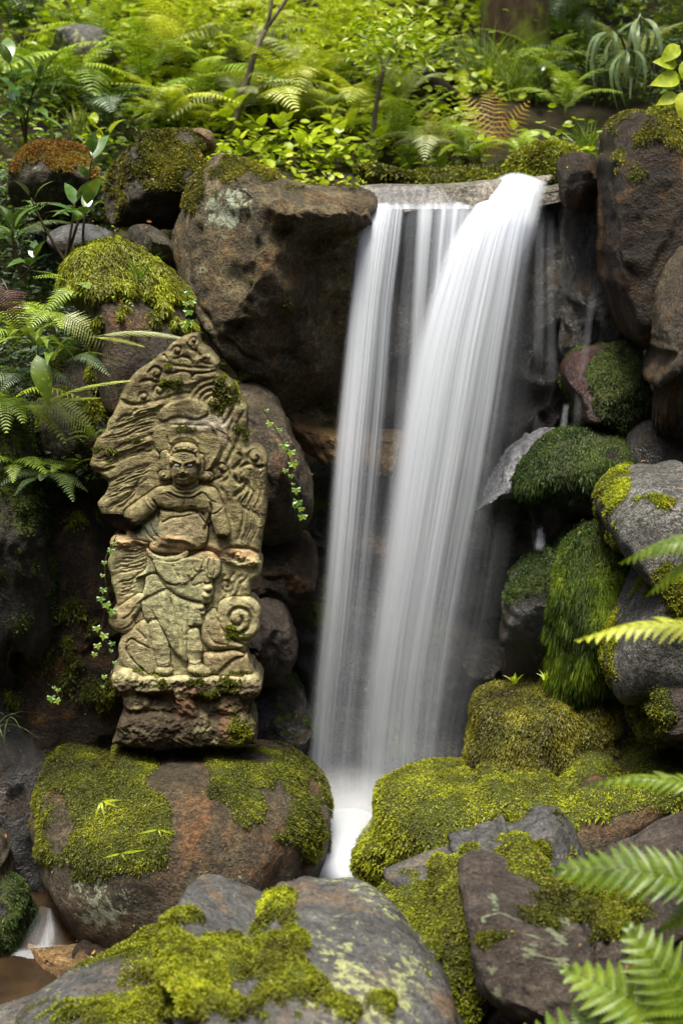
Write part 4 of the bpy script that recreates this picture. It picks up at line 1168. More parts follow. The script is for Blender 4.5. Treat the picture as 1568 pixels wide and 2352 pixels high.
    s.stroke([(640, 2010), (650, 2110), (690, 2240), (730, 2400)], 20, 18); s.stroke([(760, 2080), (780, 2250), (790, 2420)], -17, 8.6); s.stroke([(815, 2110), (822, 2200), (815, 2280)], -15, 7.2)
    s.stroke([(860, 2120), (862, 2200), (850, 2270)], 14, 16); s.stroke([(820, 2270), (862, 2282), (915, 2266)], -32, 6.5); s.stroke([(520, 2300), (560, 2240), (575, 2200)], -20, 7.2)
    # legs and feet
    s.cap(560, 2270, 48, 120, 610, 2420, 62, 122, k=10); s.cap(610, 2420, 62, 122, 638, 2560, 50, 118, k=10)
    s.cap(862, 2330, 46, 116, 872, 2440, 58, 124, k=10); s.cap(872, 2440, 58, 124, 872, 2560, 50, 118, k=10)
    for x in (638, 872):
        s.stroke([(x - 48, 2538), (x, 2550), (x + 48, 2536)], 14, 9); s.stroke([(x - 48, 2556), (x, 2568), (x + 48, 2554)], 12, 8)
    s.dome(636, 2612, 70, 40, 80, 72, k=8); s.dome(905, 2606, 96, 46, 80, 80, rot=0.18, k=8)
    for k in range(4): s.stroke([(590 + 24 * k, 2632), (594 + 24 * k, 2652)], -15, 4.5)
    for k in range(4): s.stroke([(900 + 24 * k, 2628), (908 + 24 * k, 2654)], -15, 4.5)
    # cloth heaped at the left of the legs
    s.poly([(330, 2330), (420, 2260), (500, 2230), (545, 2330), (570, 2480), (590, 2600), (520, 2660), (400, 2640), (310, 2560), (285, 2440)], 55, 44, 70, k=10)
    s.stroke([(350, 2400), (390, 2370), (450, 2400), (530, 2440)], -24, 7.2); s.stroke([(352, 2410), (360, 2480), (430, 2560), (520, 2640)], -26, 7.2); s.stroke([(420, 2290), (470, 2330), (500, 2380)], -13, 8.6)
    # great curl at the right and cloth under it
    s.dome(1200, 2215, 165, 165, 50, 72, pw=3.2, k=6)
    s.spiral(1200, 2212, 120, 1.55, -40, 14, start=2.2, cw=-1, shrink=0.16)
    s.stroke([(1250, 2060), (1330, 2130), (1350, 2240), (1310, 2340)], 20, 20)
    s.poly([(930, 2240), (1010, 2140), (1080, 2260), (1150, 2370), (1240, 2420), (1170, 2440), (1080, 2450), (1000, 2455), (950, 2420), (920, 2340)], 62, 48, 50, k=8)
    s.stroke([(1040, 2200), (1080, 2290), (1150, 2370), (1250, 2390)], -22, 7.9); s.stroke([(960, 2300), (1020, 2390), (1110, 2410)], -13, 10.1)
    s.poly([(940, 2480), (1060, 2470), (1180, 2455), (1250, 2500), (1190, 2520), (1110, 2580), (1040, 2640), (960, 2610), (935, 2550)], 55, 58, 40, k=5)
    s.poly([(1040, 2640), (1110, 2570), (1190, 2510), (1280, 2500), (1300, 2600), (1280, 2650), (1100, 2665)], 50, 46, 36, k=5)
    s.stroke([(1030, 2645), (1100, 2570), (1180, 2515), (1260, 2500)], -22, 6.5)
    q = np.stack([s.X.ravel() * 0.012, s.Y.ravel() * 0.026, 0 * s.X.ravel()], -1)
    s.H += np.where(s.H > -1000, (4 * fbm(q, 4) + 3.0 * fbm(q * 6, 3)).reshape(s.X.shape), 0)
    return s


def carve_pedestal():
    s = Sheet(200, 1400, 2560, 3210, 6)
    p = catmull(PED, 5, True)
    D = sdist(s.WX, s.WY, p)
    t = np.clip(D / 60, 0, 1)
    s.H = 95 * np.sqrt(np.clip(1 - (1 - t) ** 2, 0, 1)) - 20
    s.D = D
    s.poly([(300, 2650), (480, 2648), (760, 2650), (1000, 2648), (1200, 2650), (1290, 2680), (1200, 2770), (900, 2790), (700, 2760), (500, 2780), (330, 2740)], 60, 100, 30, k=10)
    s.dome(345, 2690, 120, 105, 60, 120, k=12); s.dome(1280, 2735, 100, 95, 60, 115, k=10)
    s.dome(600, 2830, 150, 60, 0, -70, add=True); s.dome(960, 2850, 130, 70, 0, -60, add=True)
    s.cap(770, 2760, 60, 165, 820, 2930, 70, 130, k=14); s.dome(430, 2870, 110, 80, 40, 90, k=12); s.dome(1130, 2870, 110, 90, 40, 100, k=12)
    s.dome(500, 3060, 230, 150, 40, 130, pw=2.6, k=20); s.dome(850, 3060, 200, 150, 30, 110, pw=2.6, k=20); s.dome(1190, 3060, 150, 130, 40, 135, pw=2.8, k=14)
    s.stroke([(330, 2940), (500, 2920), (640, 2930), (800, 2960)], -30, 18); s.stroke([(980, 2940), (1000, 3050), (1010, 3160)], -44, 20)
    q = np.stack([s.X.ravel() * 0.008, s.Y.ravel() * 0.010, 0 * s.X.ravel()], -1)
    s.H += (26 * fbm(q, 5, 0.6)).reshape(s.X.shape) + 14 * (1 - 2 * np.abs(fbm(q * 2 + 9, 3))).reshape(s.X.shape)
    return s


def tint_of(X, Y):
    """the stone's own colours: olive-brown weathered skin, paler fresh stone, ochre along the break, black crust"""
    sh = X.shape
    q = np.stack([X.ravel() * 0.004, Y.ravel() * 0.006, 0 * X.ravel()], -1)
    n = fbm(q, 5, 0.6).reshape(sh)
    n2 = fbm(q * 3.1 + 5, 4, 0.6).reshape(sh)

    def mixc(c, col, m): return c * (1 - m[..., None]) + np.array(col) * m[..., None]

    def el(cx, cy, rx, ry, soft=0.5): return 1 - sstep(1 - soft, 1 + soft, np.hypot((X - cx) / rx, (Y - cy) / ry) + 0.35 * n2)
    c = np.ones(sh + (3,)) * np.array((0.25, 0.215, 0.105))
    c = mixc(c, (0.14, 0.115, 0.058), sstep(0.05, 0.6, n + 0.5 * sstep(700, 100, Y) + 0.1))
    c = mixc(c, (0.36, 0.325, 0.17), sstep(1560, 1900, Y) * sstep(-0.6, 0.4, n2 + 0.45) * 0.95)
    c = mixc(c, (0.41, 0.405, 0.215), el(720, 2050, 270, 330) * 0.75)
    c = mixc(c, (0.40, 0.36, 0.27), el(900, 720, 220, 50) * 0.8); c = mixc(c, (0.40, 0.34, 0.24), el(1090, 780, 40, 130) * 0.7)
    c = mixc(c, (0.42, 0.345, 0.20), el(770, 1510, 170, 90) * 0.85); c = mixc(c, (0.30, 0.31, 0.20), el(520, 1560, 90, 100) * 0.8)
    br = np.abs(Y - 1625 - (X - 220) * 0.10)
    c = mixc(c, (0.43, 0.29, 0.15), sstep(70, 10, br + 30 * n2) * 0.8)
    c = mixc(c, (0.34, 0.19, 0.09), el(680, 1600, 110, 24) * 0.55)
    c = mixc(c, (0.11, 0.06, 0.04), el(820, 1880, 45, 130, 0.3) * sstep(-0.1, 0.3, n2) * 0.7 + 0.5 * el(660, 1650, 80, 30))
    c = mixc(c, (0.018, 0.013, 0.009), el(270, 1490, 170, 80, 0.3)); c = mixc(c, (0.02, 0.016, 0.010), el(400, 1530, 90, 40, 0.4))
    c = mixc(c, (0.27, 0.17, 0.085), (el(330, 2250, 160, 230) + el(1050, 2400, 130, 190) + el(1230, 2560, 130, 90)) * 0.4)
    c = mixc(c, (0.10, 0.075, 0.045), sstep(2640, 2720, Y) * sstep(-0.5, 0.2, n + 0.15)); c = mixc(c, (0.05, 0.038, 0.024), sstep(2880, 2960, Y) * sstep(1050, 850, X) * 0.8)
    c = mixc(c, (0.22, 0.11, 0.055), (el(820, 2830, 110, 120) + el(1120, 2980, 60, 120)) * 0.55)
    c *= (1 + 0.28 * n2 + 0.12 * n)[..., None]
    return np.clip(c, 0.004, 0.6)


def mat_sandstone():
    t = NT('sandstone')
    c = t.coord('Object')
    n = t.noise(t.mapping(c, (1, 1, 1.7)), 190, 4, 0.7)
    n2 = t.noise(c, 60, 5, 0.65)
    gr = t.math('MULTIPLY', t.range(n, 0.3, 0.7, 0.66, 1.36), t.range(n2, 0.32, 0.68, 0.72, 1.28))
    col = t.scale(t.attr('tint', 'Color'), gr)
    sp = t.range(t.noise(c, 85, 2, 0.5), 0.70, 0.74)
    col = t.mix(t.math('MULTIPLY', sp, t.range(t.noise(c, 7, 3, 0.6), 0.47, 0.6)), col, (0.62, 0.58, 0.42))
    mo = t.attr('moss')
    mm = t.range(t.math('ADD', mo, t.math('SUBTRACT', n2, 0.5)), 0.4, 0.6)
    col = t.mix(mm, col, (0.07, 0.085, 0.008))
    h = t.math('ADD', t.math('MULTIPLY', n, 0.5), t.math('MULTIPLY', n2, 0.6))
    return t.done(t.princ(col, 0.88, t.bump(h, 0.9, 0.010), 0.2))


SANDSTONE = mat_sandstone()
MOSS_SPOTS = [(680, 430, 70, 35), (740, 400, 40, 20), (1050, 400, 40, 45), (1050, 570, 45, 70), (1100, 470, 70, 60), (1170, 530, 40, 40), (670, 300, 22, 22), (780, 760, 50, 18), (1210, 760, 40, 20), (1245, 820, 20, 30), (410, 850, 45, 16), (140, 920, 45, 18),
              (230, 940, 40, 20), (215, 1030, 22, 14), (1140, 850 + 1464, 40, 60), (1180, 870 + 1464, 50, 30), (1130, 2705, 75, 45), (890, 2690, 50, 28), (980, 2770, 70, 40), (640, 2690, 40, 18), (1215, 3035, 75, 85), (440, 2600, 40, 12), (580, 2632, 50, 12), (870, 2624, 60, 10), (1220, 2624, 60, 14)]


def relief_mesh(name, X, Y, H, keep, parent, back, close_outline=None, mat=SANDSTONE, label=None, moss_blades=0, seed=1):
    ny, nx = X.shape
    qx, qy = S2Q(X, Y)
    w = P(qx, qy, 0.0)
    w[..., 1] -= H * SU * RELIEF
    idx = np.full(X.shape, -1)
    cell = keep[:-1, :-1] & keep[:-1, 1:] & keep[1:, 1:] & keep[1:, :-1]
    used = np.zeros(X.shape, bool)
    used[:-1, :-1] |= cell; used[:-1, 1:] |= cell; used[1:, 1:] |= cell; used[1:, :-1] |= cell
    idx[used] = np.arange(used.sum())
    v = w[used]
    f = np.stack([idx[:-1, :-1], idx[1:, :-1], idx[1:, 1:], idx[:-1, 1:]], -1)[cell]
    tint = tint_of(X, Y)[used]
    sx, sy = X[used], Y[used]
    nn = fbm(np.stack([sx * 0.02, sy * 0.02, 0 * sx], -1), 4, 0.6)
    m = np.zeros(len(v))
    for cx, cy, rx, ry in MOSS_SPOTS:
        m = np.maximum(m, 1.25 - 0.75 * np.hypot((sx - cx) / rx, (sy - cy) / ry) + 0.7 * nn)
    m = np.clip(m, 0, 1)
    m[m < 0.3] = 0
    if back is not None:
        # border edges drop straight back to the rear face
        e = np.concatenate([f[:, [0, 1]], f[:, [1, 2]], f[:, [2, 3]], f[:, [3, 0]]])
        key = np.sort(e, 1); kk = key[:, 0].astype(np.int64) * 10 ** 7 + key[:, 1]
        un, inv, cnt = np.unique(kk, return_inverse=True, return_counts=True)
        be = e[cnt[inv] == 1]
        bv = np.unique(be)
        remap = np.full(len(v), -1)
        rings = []
        base = len(v)
        vb = v[bv].copy(); vb[:, 1] = back
        remap[bv] = base + np.arange(len(bv))
        ctr = vb.mean(0)
        f = np.vstack([f, np.stack([be[:, 1], be[:, 0], remap[be[:, 0]], remap[be[:, 1]]], -1)])
        ci = base + len(bv)
        f = np.vstack([f, np.stack([remap[be[:, 1]], remap[be[:, 0]], np.full(len(be), ci), np.full(len(be), ci)], -1)])
        v = np.vstack([v, vb, ctr[None]])
        tint = np.vstack([tint, tint[bv], tint[:1]]); m = np.concatenate([m, 0 * bv, [0]])
    org = np.array([parent.location[0], parent.location[1], parent.location[2]])
    me = mesh_mixed(name, v - org, f, True, {'moss': m})
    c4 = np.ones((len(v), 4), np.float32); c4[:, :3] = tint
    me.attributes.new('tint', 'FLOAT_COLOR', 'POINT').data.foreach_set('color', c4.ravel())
    o = link(name, me, parent=parent, mat=mat)
    if moss_blades and (m > 0.45).any():
        ft = np.vstack([f[:, [0, 1, 2]], f[:, [0, 2, 3]]])
        ft = ft[(ft[:, 0] != ft[:, 2]) & (ft[:, 1] != ft[:, 2])]
        add_moss(o, v - org, ft, None, m, moss_blades, 0.006, 0.0018, 0.1, MOSS_G, seed)
    return o


def statue():
    q = S2Q(800, 3175)
    base = P(q[0], q[1], 0.0)
    t = thing('stone_relief', 'tall olive sandstone relief of a frowning robed figure with broken arms before carved flames', 'statue', base)
    sl = carve_slab()
    fg = carve_figure(sl)
    # the figure, kept where it stands proud of the slab
    # the slab is cut back round the figure
    i0 = int(round((fg.xs[0] - sl.xs[0]) / 4)); j0 = int(round((fg.ys[0] - sl.ys[0]) / 4))
    sh = sl.H[j0:j0 + fg.H.shape[0], i0:i0 + fg.H.shape[1]]; sd = sl.D[j0:j0 + fg.H.shape[0], i0:i0 + fg.H.shape[1]]
    h, wd = sh.shape
    near = ((fg.H[:h, :wd] > sh + 12) & (fg.H[:h, :wd] > 60)).astype(float)
    for _ in range(9):
        near = 0.25 * (np.roll(near, 1, 0) + np.roll(near, -1, 0) + np.roll(near, 1, 1) + np.roll(near, -1, 1))
    near[:, -2:] = 0; near[-2:] = 0
    sh -= 24 * np.clip(near * 1.6, 0, 1) * (fg.Y[:h, :wd] < 2600)
    relief_mesh('flame_slab', sl.X, sl.Y, sl.H, sl.D > 0, t, 0.11, moss_blades=9000, seed=3)
    H = fg.H[:h, :wd]
    ok = (H > sh + 1) & (sd > -12)
    k = ok.copy()
    for dx, dy in ((1, 0), (-1, 0), (0, 1), (0, -1), (1, 1), (-1, -1), (1, -1), (-1, 1)):
        k |= np.roll(np.roll(ok, dx, 1), dy, 0)
    Hf = np.where(ok, H, np.minimum(np.maximum(sh, -30) - 14, 40))
    relief_mesh('carved_figure', fg.X[:h, :wd], fg.Y[:h, :wd], Hf, k, t, None, moss_blades=400, seed=5)
    pd = carve_pedestal()
    relief_mesh('rock_pedestal', pd.X, pd.Y, pd.H, pd.D > 0, t, 0.14, moss_blades=7000, seed=7)
    # pale eyes
    m = NT('eye_white'); em = m.done(m.princ(m.ramp(m.noise(m.coord(), 160, 3), [(0.3, (0.34, 0.35, 0.33)), (0.7, (0.55, 0.56, 0.52))]), 0.6, None, 0.3))
    u, f = ico(3)
    for sx, rot in ((-1, 0.18), (1, -0.18)):
        cx, cy = 792 + sx * 47, 1030
        v = u * np.array([20, 10, 8])
        v = np.stack([v[:, 0] * math.cos(rot) - v[:, 1] * math.sin(rot), v[:, 0] * math.sin(rot) + v[:, 1] * math.cos(rot), v[:, 2]], -1)
        j = np.argmin(np.abs(fg.ys - cy)); i = np.argmin(np.abs(fg.xs - cx))
        hh = H[j, i] + 7
        x, y = S2Q(cx + v[:, 0], cy + v[:, 1])
        w = P(x, y, 0.0); w[:, 1] -= (hh + v[:, 2]) * SU * RELIEF
        link('eye', mesh_np('eye', w - base, f, True), parent=t, mat=em)


statue()
# ------------------------------------------------------------------ falling water
def mat_water(name, fine=(70, 1.2), col=(0.80, 0.85, 0.92), contrast=0.9, trans=0.5):
    t = NT(name)
    uv = t.n('ShaderNodeUVMap').outputs[0]
    d = t.attr('flow')
    a = t.noise(t.mapping(uv, (fine[0], fine[1], 1)), 1.0, 3, 0.55)
    b = t.noise(t.mapping(uv, (fine[0] * 0.22, fine[1] * 0.5, 1)), 1.0, 3, 0.6)
    s = t.math('ADD', t.math('MULTIPLY', a, 0.32), t.math('MULTIPLY', b, 0.68))
    s = t.range(s, 0.5 - 0.3 / contrast, 0.5 + 0.3 / contrast, 0.5, 1.5)
    al = t.math('MULTIPLY', d, s)
    # layers of droplets: opacity saturates like 1 - exp(-x)
    al = t.math('SUBTRACT', 1.0, t.math('POWER', 2.718, t.math('MULTIPLY', al, -1.0)), True)
    df = t.n('ShaderNodeBsdfDiffuse'); df.inputs[0].default_value = (*col, 1)
    tr = t.n('ShaderNodeBsdfTranslucent'); tr.inputs[0].default_value = (*col, 1)
    m = t.n('ShaderNodeMixShader'); m.inputs[0].default_value = trans
    t.l(df.outputs[0], m.inputs[1]); t.l(tr.outputs[0], m.inputs[2])
    tp = t.n('ShaderNodeBsdfTransparent')
    m2 = t.n('ShaderNodeMixShader'); t.l(al, m2.inputs[0])
    t.l(tp.outputs[0], m2.inputs[1]); t.l(m.outputs[0], m2.inputs[2])
    return t.done(m2.outputs[0])


def uv_np(me, uv):
    lay = me.uv_layers.new(name='UVMap')
    li = np.empty(len(me.loops), np.int32); me.loops.foreach_get('vertex_index', li)
    lay.data.foreach_set('uv', np.asarray(uv, np.float32)[li].ravel())


def water_sheet(name, parent, left, right, Yf, dens, mat, nu=150, nv=150, wob=0.004, seed=0, bulge=0.05):
    """left and right: points of the photograph down the two edges; Yf(v) the depth; dens(u, v) the thickness of the water"""
    L = catmull(left, 20); Rr = catmull(right, 20)

    def samp(c, tt):
        d = np.concatenate([[0], np.cumsum(np.hypot(*np.diff(c, axis=0).T))]); d /= d[-1]
        return np.stack([np.interp(tt, d, c[:, 0]), np.interp(tt, d, c[:, 1])], -1)
    tv = np.linspace(0, 1, nv); tu = np.linspace(0, 1, nu)
    A, B = samp(L, tv), samp(Rr, tv)
    U, V = np.meshgrid(tu, tv)
    px = A[:, None, 0] * (1 - U) + B[:, None, 0] * U; py = A[:, None, 1] * (1 - U) + B[:, None, 1] * U
    q = np.stack([U.ravel() * 16 + seed * 9, V.ravel() * 1.6, 0 * U.ravel() + seed], -1)
    w = fbm(q, 3).reshape(U.shape) * wob - bulge * (1 - (2 * U - 1) ** 2)
    pts = P(px, py, Yf(V) + w)
    i = np.arange(nu * nv).reshape(nv, nu)
    f = np.stack([i[:-1, :-1], i[1:, :-1], i[1:, 1:], i[:-1, 1:]], -1).reshape(-1, 4)
    D = np.clip(dens(U, V, px, py), 0, 6)
    org = np.array(parent.location)
    me = mesh_np(name, pts.reshape(-1, 3) - org, f, True, {'flow': D.ravel()})
    uv_np(me, np.stack([U.ravel() + seed * 3.3, V.ravel()], -1))
    return link(name, me, parent=parent, mat=mat)


def g(x, c, w): return np.exp(-((x - c) / w) ** 2)


def fade(U, a=0.12): return sstep(0, a, U) * sstep(1, 1 - a, U)


WATER_A = mat_water('falling_water', (60, 1.1), contrast=0.62)
WATER_F = mat_water('falling_water_veil', (150, 1.5), contrast=1.3)
WATER_S = mat_water('water_foam', (6, 3.0), contrast=0.6)


def waterfall():
    base = P(800, 1960, 0.5)
    t = thing('waterfall', 'silky white waterfall pouring over the pale lip slab into the pool between mossy boulders', 'waterfall', base)
    # depth: over the lip, then forward in an arc
    Yf = lambda v: 0.78 - 0.30 * np.sqrt(np.clip(v, 0, 1)) - 0.02 * v
    down = lambda v, top, bot: top + (bot - top) * v
    # left stream
    water_sheet('stream', t, [(842, 468), (818, 540), (796, 700), (776, 880), (758, 1060), (744, 1240), (728, 1420), (708, 1620), (695, 1800), (700, 1930)],
                [(935, 466), (928, 560), (912, 700), (900, 880), (885, 1060), (868, 1240), (850, 1420), (828, 1620), (810, 1800), (800, 1930)], Yf,
                lambda U, V, x, y: fade(U, 0.2) * (6.5 * g(U, 0.28, 0.17) * np.exp(-3.8 * V) + 3.0 * g(U, 0.52, 0.12) * np.exp(-4.2 * V) + 2.0 * g(U, 0.80, 0.09) * np.exp(-3.4 * V) + 0.10 + 0.14 * g(U, 0.3, 0.2))
                * sstep(0, 0.02, V), WATER_A, seed=1)
    # middle curtain of thin threads
    water_sheet('stream', t, [(925, 468), (922, 560), (910, 800), (895, 1060), (880, 1300), (860, 1600), (850, 1900)],
                [(1100, 462), (1085, 560), (1060, 800), (1040, 1060), (1020, 1300), (1000, 1600), (990, 1900)], lambda v: Yf(v) + 0.05,
                lambda U, V, x, y: fade(U, 0.08) * (0.10 + 1.7 * np.clip(np.sin(U * 27 + 1.7 * np.sin(U * 11)), 0, 1) ** 1.5 * np.exp(-5.5 * V) * sstep(0.1, 0.3, U) + 0.8 * sstep(0.35, 0.6, U) * np.exp(-3.4 * V)) * sstep(0, 0.02, V), WATER_A, seed=2)
    # main stream swinging left from the right half of the lip
    water_sheet('stream', t, [(1085, 470), (1022, 560), (975, 680), (938, 800), (912, 920), (892, 1040), (874, 1160), (852, 1320), (826, 1500), (808, 1680), (802, 1900)],
                [(1250, 420), (1232, 540), (1216, 680), (1200, 800), (1184, 920), (1164, 1040), (1142, 1160), (1110, 1320), (1078, 1500), (1050, 1680), (1030, 1900)], lambda v: Yf(v) - 0.04,
                lambda U, V, x, y: sstep(0, 0.2, U) * sstep(1.0, 0.72, U) * (6.5 * g(U, 0.24, 0.15) * np.exp(-3.7 * V) + 4.2 * g(U, 0.53, 0.085) * np.exp(-3.1 * V) + 2.2 * g(U, 0.75, 0.07) * np.exp(-3.4 * V) + 0.75 * np.exp(-2.8 * V) + 0.06 + 0.08 * g(U, 0.35, 0.2)),
                WATER_A, seed=3, nu=200)
    # rounded surge over the lip
    water_sheet('surge', t, [(1185, 394), (1150, 402), (1110, 430), (1085, 470), (1050, 540), (1018, 620)],
                [(1190, 394), (1235, 408), (1262, 424), (1250, 470), (1232, 560), (1222, 640)], lambda v: 0.98 - 0.26 * sstep(0, 0.8, v),
                lambda U, V, x, y: fade(U, 0.32) * 2.2 * sstep(0, 0.2, V) * (1 - sstep(0.55, 1.0, V)), WATER_A, nu=90, nv=90, seed=4, bulge=0.06)
    water_sheet('lip_film', t, [(838, 430), (838, 450), (836, 480)], [(1100, 425), (1098, 446), (1095, 480)], lambda v: 0.86 - 0.09 * v,
                lambda U, V, x, y: (0.10 + 0.10 * np.sin(U * 40) ** 2) + 1.2 * sstep(0.65, 1.0, V) * (0.3 + np.clip(np.sin(U * 50 + 2 * np.sin(U * 21)), 0, 1)), WATER_A, nu=120, nv=20, seed=5, bulge=0.0)
    # thin veil over the whole width
    water_sheet('veil', t, [(838, 480), (800, 640), (770, 900), (742, 1160), (716, 1420), (690, 1680), (690, 1940)],
                [(1262, 440), (1250, 640), (1232, 900), (1205, 1160), (1160, 1420), (1100, 1680), (1080, 1940)], lambda v: Yf(v) + 0.09,
                lambda U, V, x, y: fade(U, 0.12) * (0.03 + 0.12 * V + 0.20 * sstep(0.80, 0.98, V)), WATER_F, nu=220, seed=6)
    water_sheet('veil', t, [(800, 1100), (760, 1300), (730, 1600), (700, 1940)], [(1130, 1100), (1110, 1300), (1070, 1600), (1030, 1940)], lambda v: 0.40 - 0.08 * v,
                lambda U, V, x, y: fade(U, 0.2) * sstep(0, 0.4, V) * 0.06, WATER_F, nu=200, seed=7)
    # right-hand trickles
    for k, (x0, x1, y0, y1, wd, dn) in enumerate(((1262, 1266, 480, 900, 14, 0.09), (1240, 1236, 470, 860, 16, 0.12), (1362, 1320, 650, 1000, 12, 0.10), (1300, 1292, 925, 985, 9, 0.15), (1222, 1224, 1145, 1260, 3, 0.3), (1377, 1378, 870, 1000, 3, 0.3))):
        water_sheet('trickle', t, [(x0 - wd, y0), ((x0 + x1) / 2 - wd, (y0 + y1) / 2), (x1 - wd * 1.3, y1)], [(x0 + wd, y0), ((x0 + x1) / 2 + wd, (y0 + y1) / 2), (x1 + wd * 1.3, y1)],
                    lambda v: 0.66 - 0.06 * v, lambda U, V, x, y, dn=dn: fade(U, 0.4) * fade(V, 0.2) * dn, WATER_A, nu=24, nv=40, seed=10 + k, bulge=0.004)
    # boiling foam at the foot
    u, f = ico(5)
    c = P(795, 1952, 0.22)
    v = u * np.array([0.20, 0.26, 0.10])
    v = v + u * (0.012 * fbm(u * 2.0, 2))[:, None]
    dn = 6.0 * sstep(0.15, 0.0, v[:, 2]) + 0.02
    me = mesh_np('foam', v + c - base, f, True, {'flow': dn})
    uv_np(me, np.stack([u[:, 0], u[:, 2]], -1))
    link('foam', me, parent=t, mat=WATER_S)
    # spray hanging over the foam
    m = NT('spray')
    n = m.n('ShaderNodeTexGradient', gradient_type='SPHERICAL')
    m.l(m.coord('Object'), n.inputs[0])
    den = m.math('MULTIPLY', m.math('POWER', n.outputs[1], 1.4), m.range(m.noise(m.coord('Object'), 2.5, 4, 0.6), 0.25, 0.7, 7.0, 15.0))
    pv = m.n('ShaderNodeVolumePrincipled'); pv.inputs['Color'].default_value = (0.97, 0.98, 1.0, 1)
    m.l(den, pv.inputs['Density'])
    m.l(pv.outputs[0], m.out.inputs['Volume'])
    c2 = P(795, 1905, 0.22)
    o = link('spray', mesh_np('spray', ico(3)[0], ico(3)[1], True), parent=t, mat=m.m)
    o.location = c2 - base; o.scale = (0.26, 0.24, 0.22)


waterfall()


def cascade():
    base = P(90, 2160, -0.25)
    t = thing('cascade', 'little white cascade slipping between dark stones at the lower left', 'cascade', base)
    water_sheet('stream', t, [(92, 2080), (80, 2105), (58, 2140), (36, 2180)], [(122, 2088), (134, 2112), (150, 2142), (158, 2172)], lambda v: -0.20 - 0.10 * v,
                lambda U, V, x, y: 0.5 * fade(U, 0.35) * (0.25 + 0.6 * np.clip(np.sin(U * 9 + 1 + 2 * V), 0, 1)) * (0.5 + 0.7 * V), WATER_A, nu=60, nv=50, seed=21, bulge=0.035)
    water_sheet('wash', t, [(20, 2178), (10, 2195), (0, 2215)], [(150, 2168), (140, 2190), (120, 2215)], lambda v: -0.29 - 0.06 * v,
                lambda U, V, x, y: fade(U, 0.3) * fade(V, 0.35) * 0.5, WATER_S, nu=40, nv=20, seed=22, bulge=0.01)
    t2 = thing('cascade', 'faint little spout of water above the wet brown boulder on the right', 'cascade', P(1240, 1260, 0.5))
    water_sheet('stream', t2, [(1232, 1205), (1226, 1235), (1222, 1268)], [(1246, 1205), (1254, 1235), (1256, 1268)], lambda v: 0.5 - 0.05 * v,
                lambda U, V, x, y: fade(U, 0.4) * fade(V, 0.3) * 0.6, WATER_A, nu=30, nv=30, seed=23, bulge=0.01)


cascade()
# ------------------------------------------------------------------ foliage meshes
def lerp(a, b, t): return a + (b - a) * t


def frond_mesh(name, n=22, wid=0.30, arch=0.22, droop=0.35, lobes=4, curl=0.0, taper=0.75, seed=0, gap=0.85, pin_droop=0.25, shape='lance', sweep=0.35):
    """fern frond along +X, one unit long, leaflets to both sides; every leaflet is cut into lobes"""
    rs = random.Random(seed)
    vs, fs, tone = [], [], []

    def axis(t):
        z = arch * math.sin(math.pi * min(t * 0.9, 1)) - droop * t * t
        return np.array([t * (1 - 0.08 * droop), curl * t * t, z])
    # stem
    m = 10
    for i in range(m + 1):
        t = i / m; p = axis(t); w = 0.006 * (1 - 0.8 * t)
        for o in (np.array([0, w, 0]), np.array([0, -w, 0])):
            vs.append(p + o); tone.append(0.15)
    for i in range(m): fs.append((2 * i, 2 * i + 1, 2 * i + 3, 2 * i + 2))
    t0 = 0.16 if shape == 'lance' else 0.25
    for i in range(n):
        t = t0 + (0.985 - t0) * i / (n - 1)
        s = (t - t0) / (1 - t0)
        if shape == 'lance': ln = wid * (math.sin(math.pi * (0.18 + 0.82 * s ** 0.8)) ** taper) + 0.015
        else: ln = wid * (1 - s) ** 0.8 + 0.012
        p = axis(t)
        tg = axis(t + 0.01) - axis(t - 0.01); tg /= np.linalg.norm(tg)
        for sd in (1, -1):
            L = ln * rs.uniform(0.88, 1.08)
            d = np.array([0, sd, 0]) + tg * (sweep + 0.25 * s) + np.array([0, 0, rs.uniform(-0.08, 0.12)])
            d /= np.linalg.norm(d)
            up = np.cross(tg, d) * sd; up /= np.linalg.norm(up)
            across = np.cross(up, d)
            w0 = gap * (0.985 - t0) / (n - 1) * 0.62
            b = len(vs)
            k = lobes
            pts = []
            for j in range(k + 1):
                q = j / k
                c = p + d * (L * q) - up * (pin_droop * L * q * q)
                w = w0 * (1 - q ** 1.6) * (0.55 + 0.45 * min(1, q * 6))
                if j in (0, k): pts.append((c, w if j == 0 else 0.0, c))
                else: pts.append((c, w, c))
            # centre line and toothed edges
            for j in range(k):
                c0 = pts[j][0]; c1 = pts[j + 1][0]; w = pts[j][1]; w1 = pts[j + 1][1]
                e = d * (L / k) * 0.45
                b = len(vs)
                dz = up * (0.18 * w)
                vs += [c0, c1, c0 + across * w * 0.55 + dz, lerp(c0, c1, 0.55) + across * lerp(w, w1, 0.35) * 1.05 + e * 0.4 + dz, c0 - across * w * 0.55 + dz, lerp(c0, c1, 0.55) - across * lerp(w, w1, 0.35) * 1.05 + e * 0.4 + dz]
                tn = 0.5 + 0.25 * rs.uniform(-1, 1)
                tone += [tn - 0.1, tn, tn, tn + 0.1, tn, tn + 0.1]
                fs.append((b, b + 2, b + 3, b + 1)); fs.append((b, b + 1, b + 5, b + 4))
    return mesh_np(name, np.array(vs), np.array(fs), False, {'tone': np.clip(np.array(tone), 0, 1)})


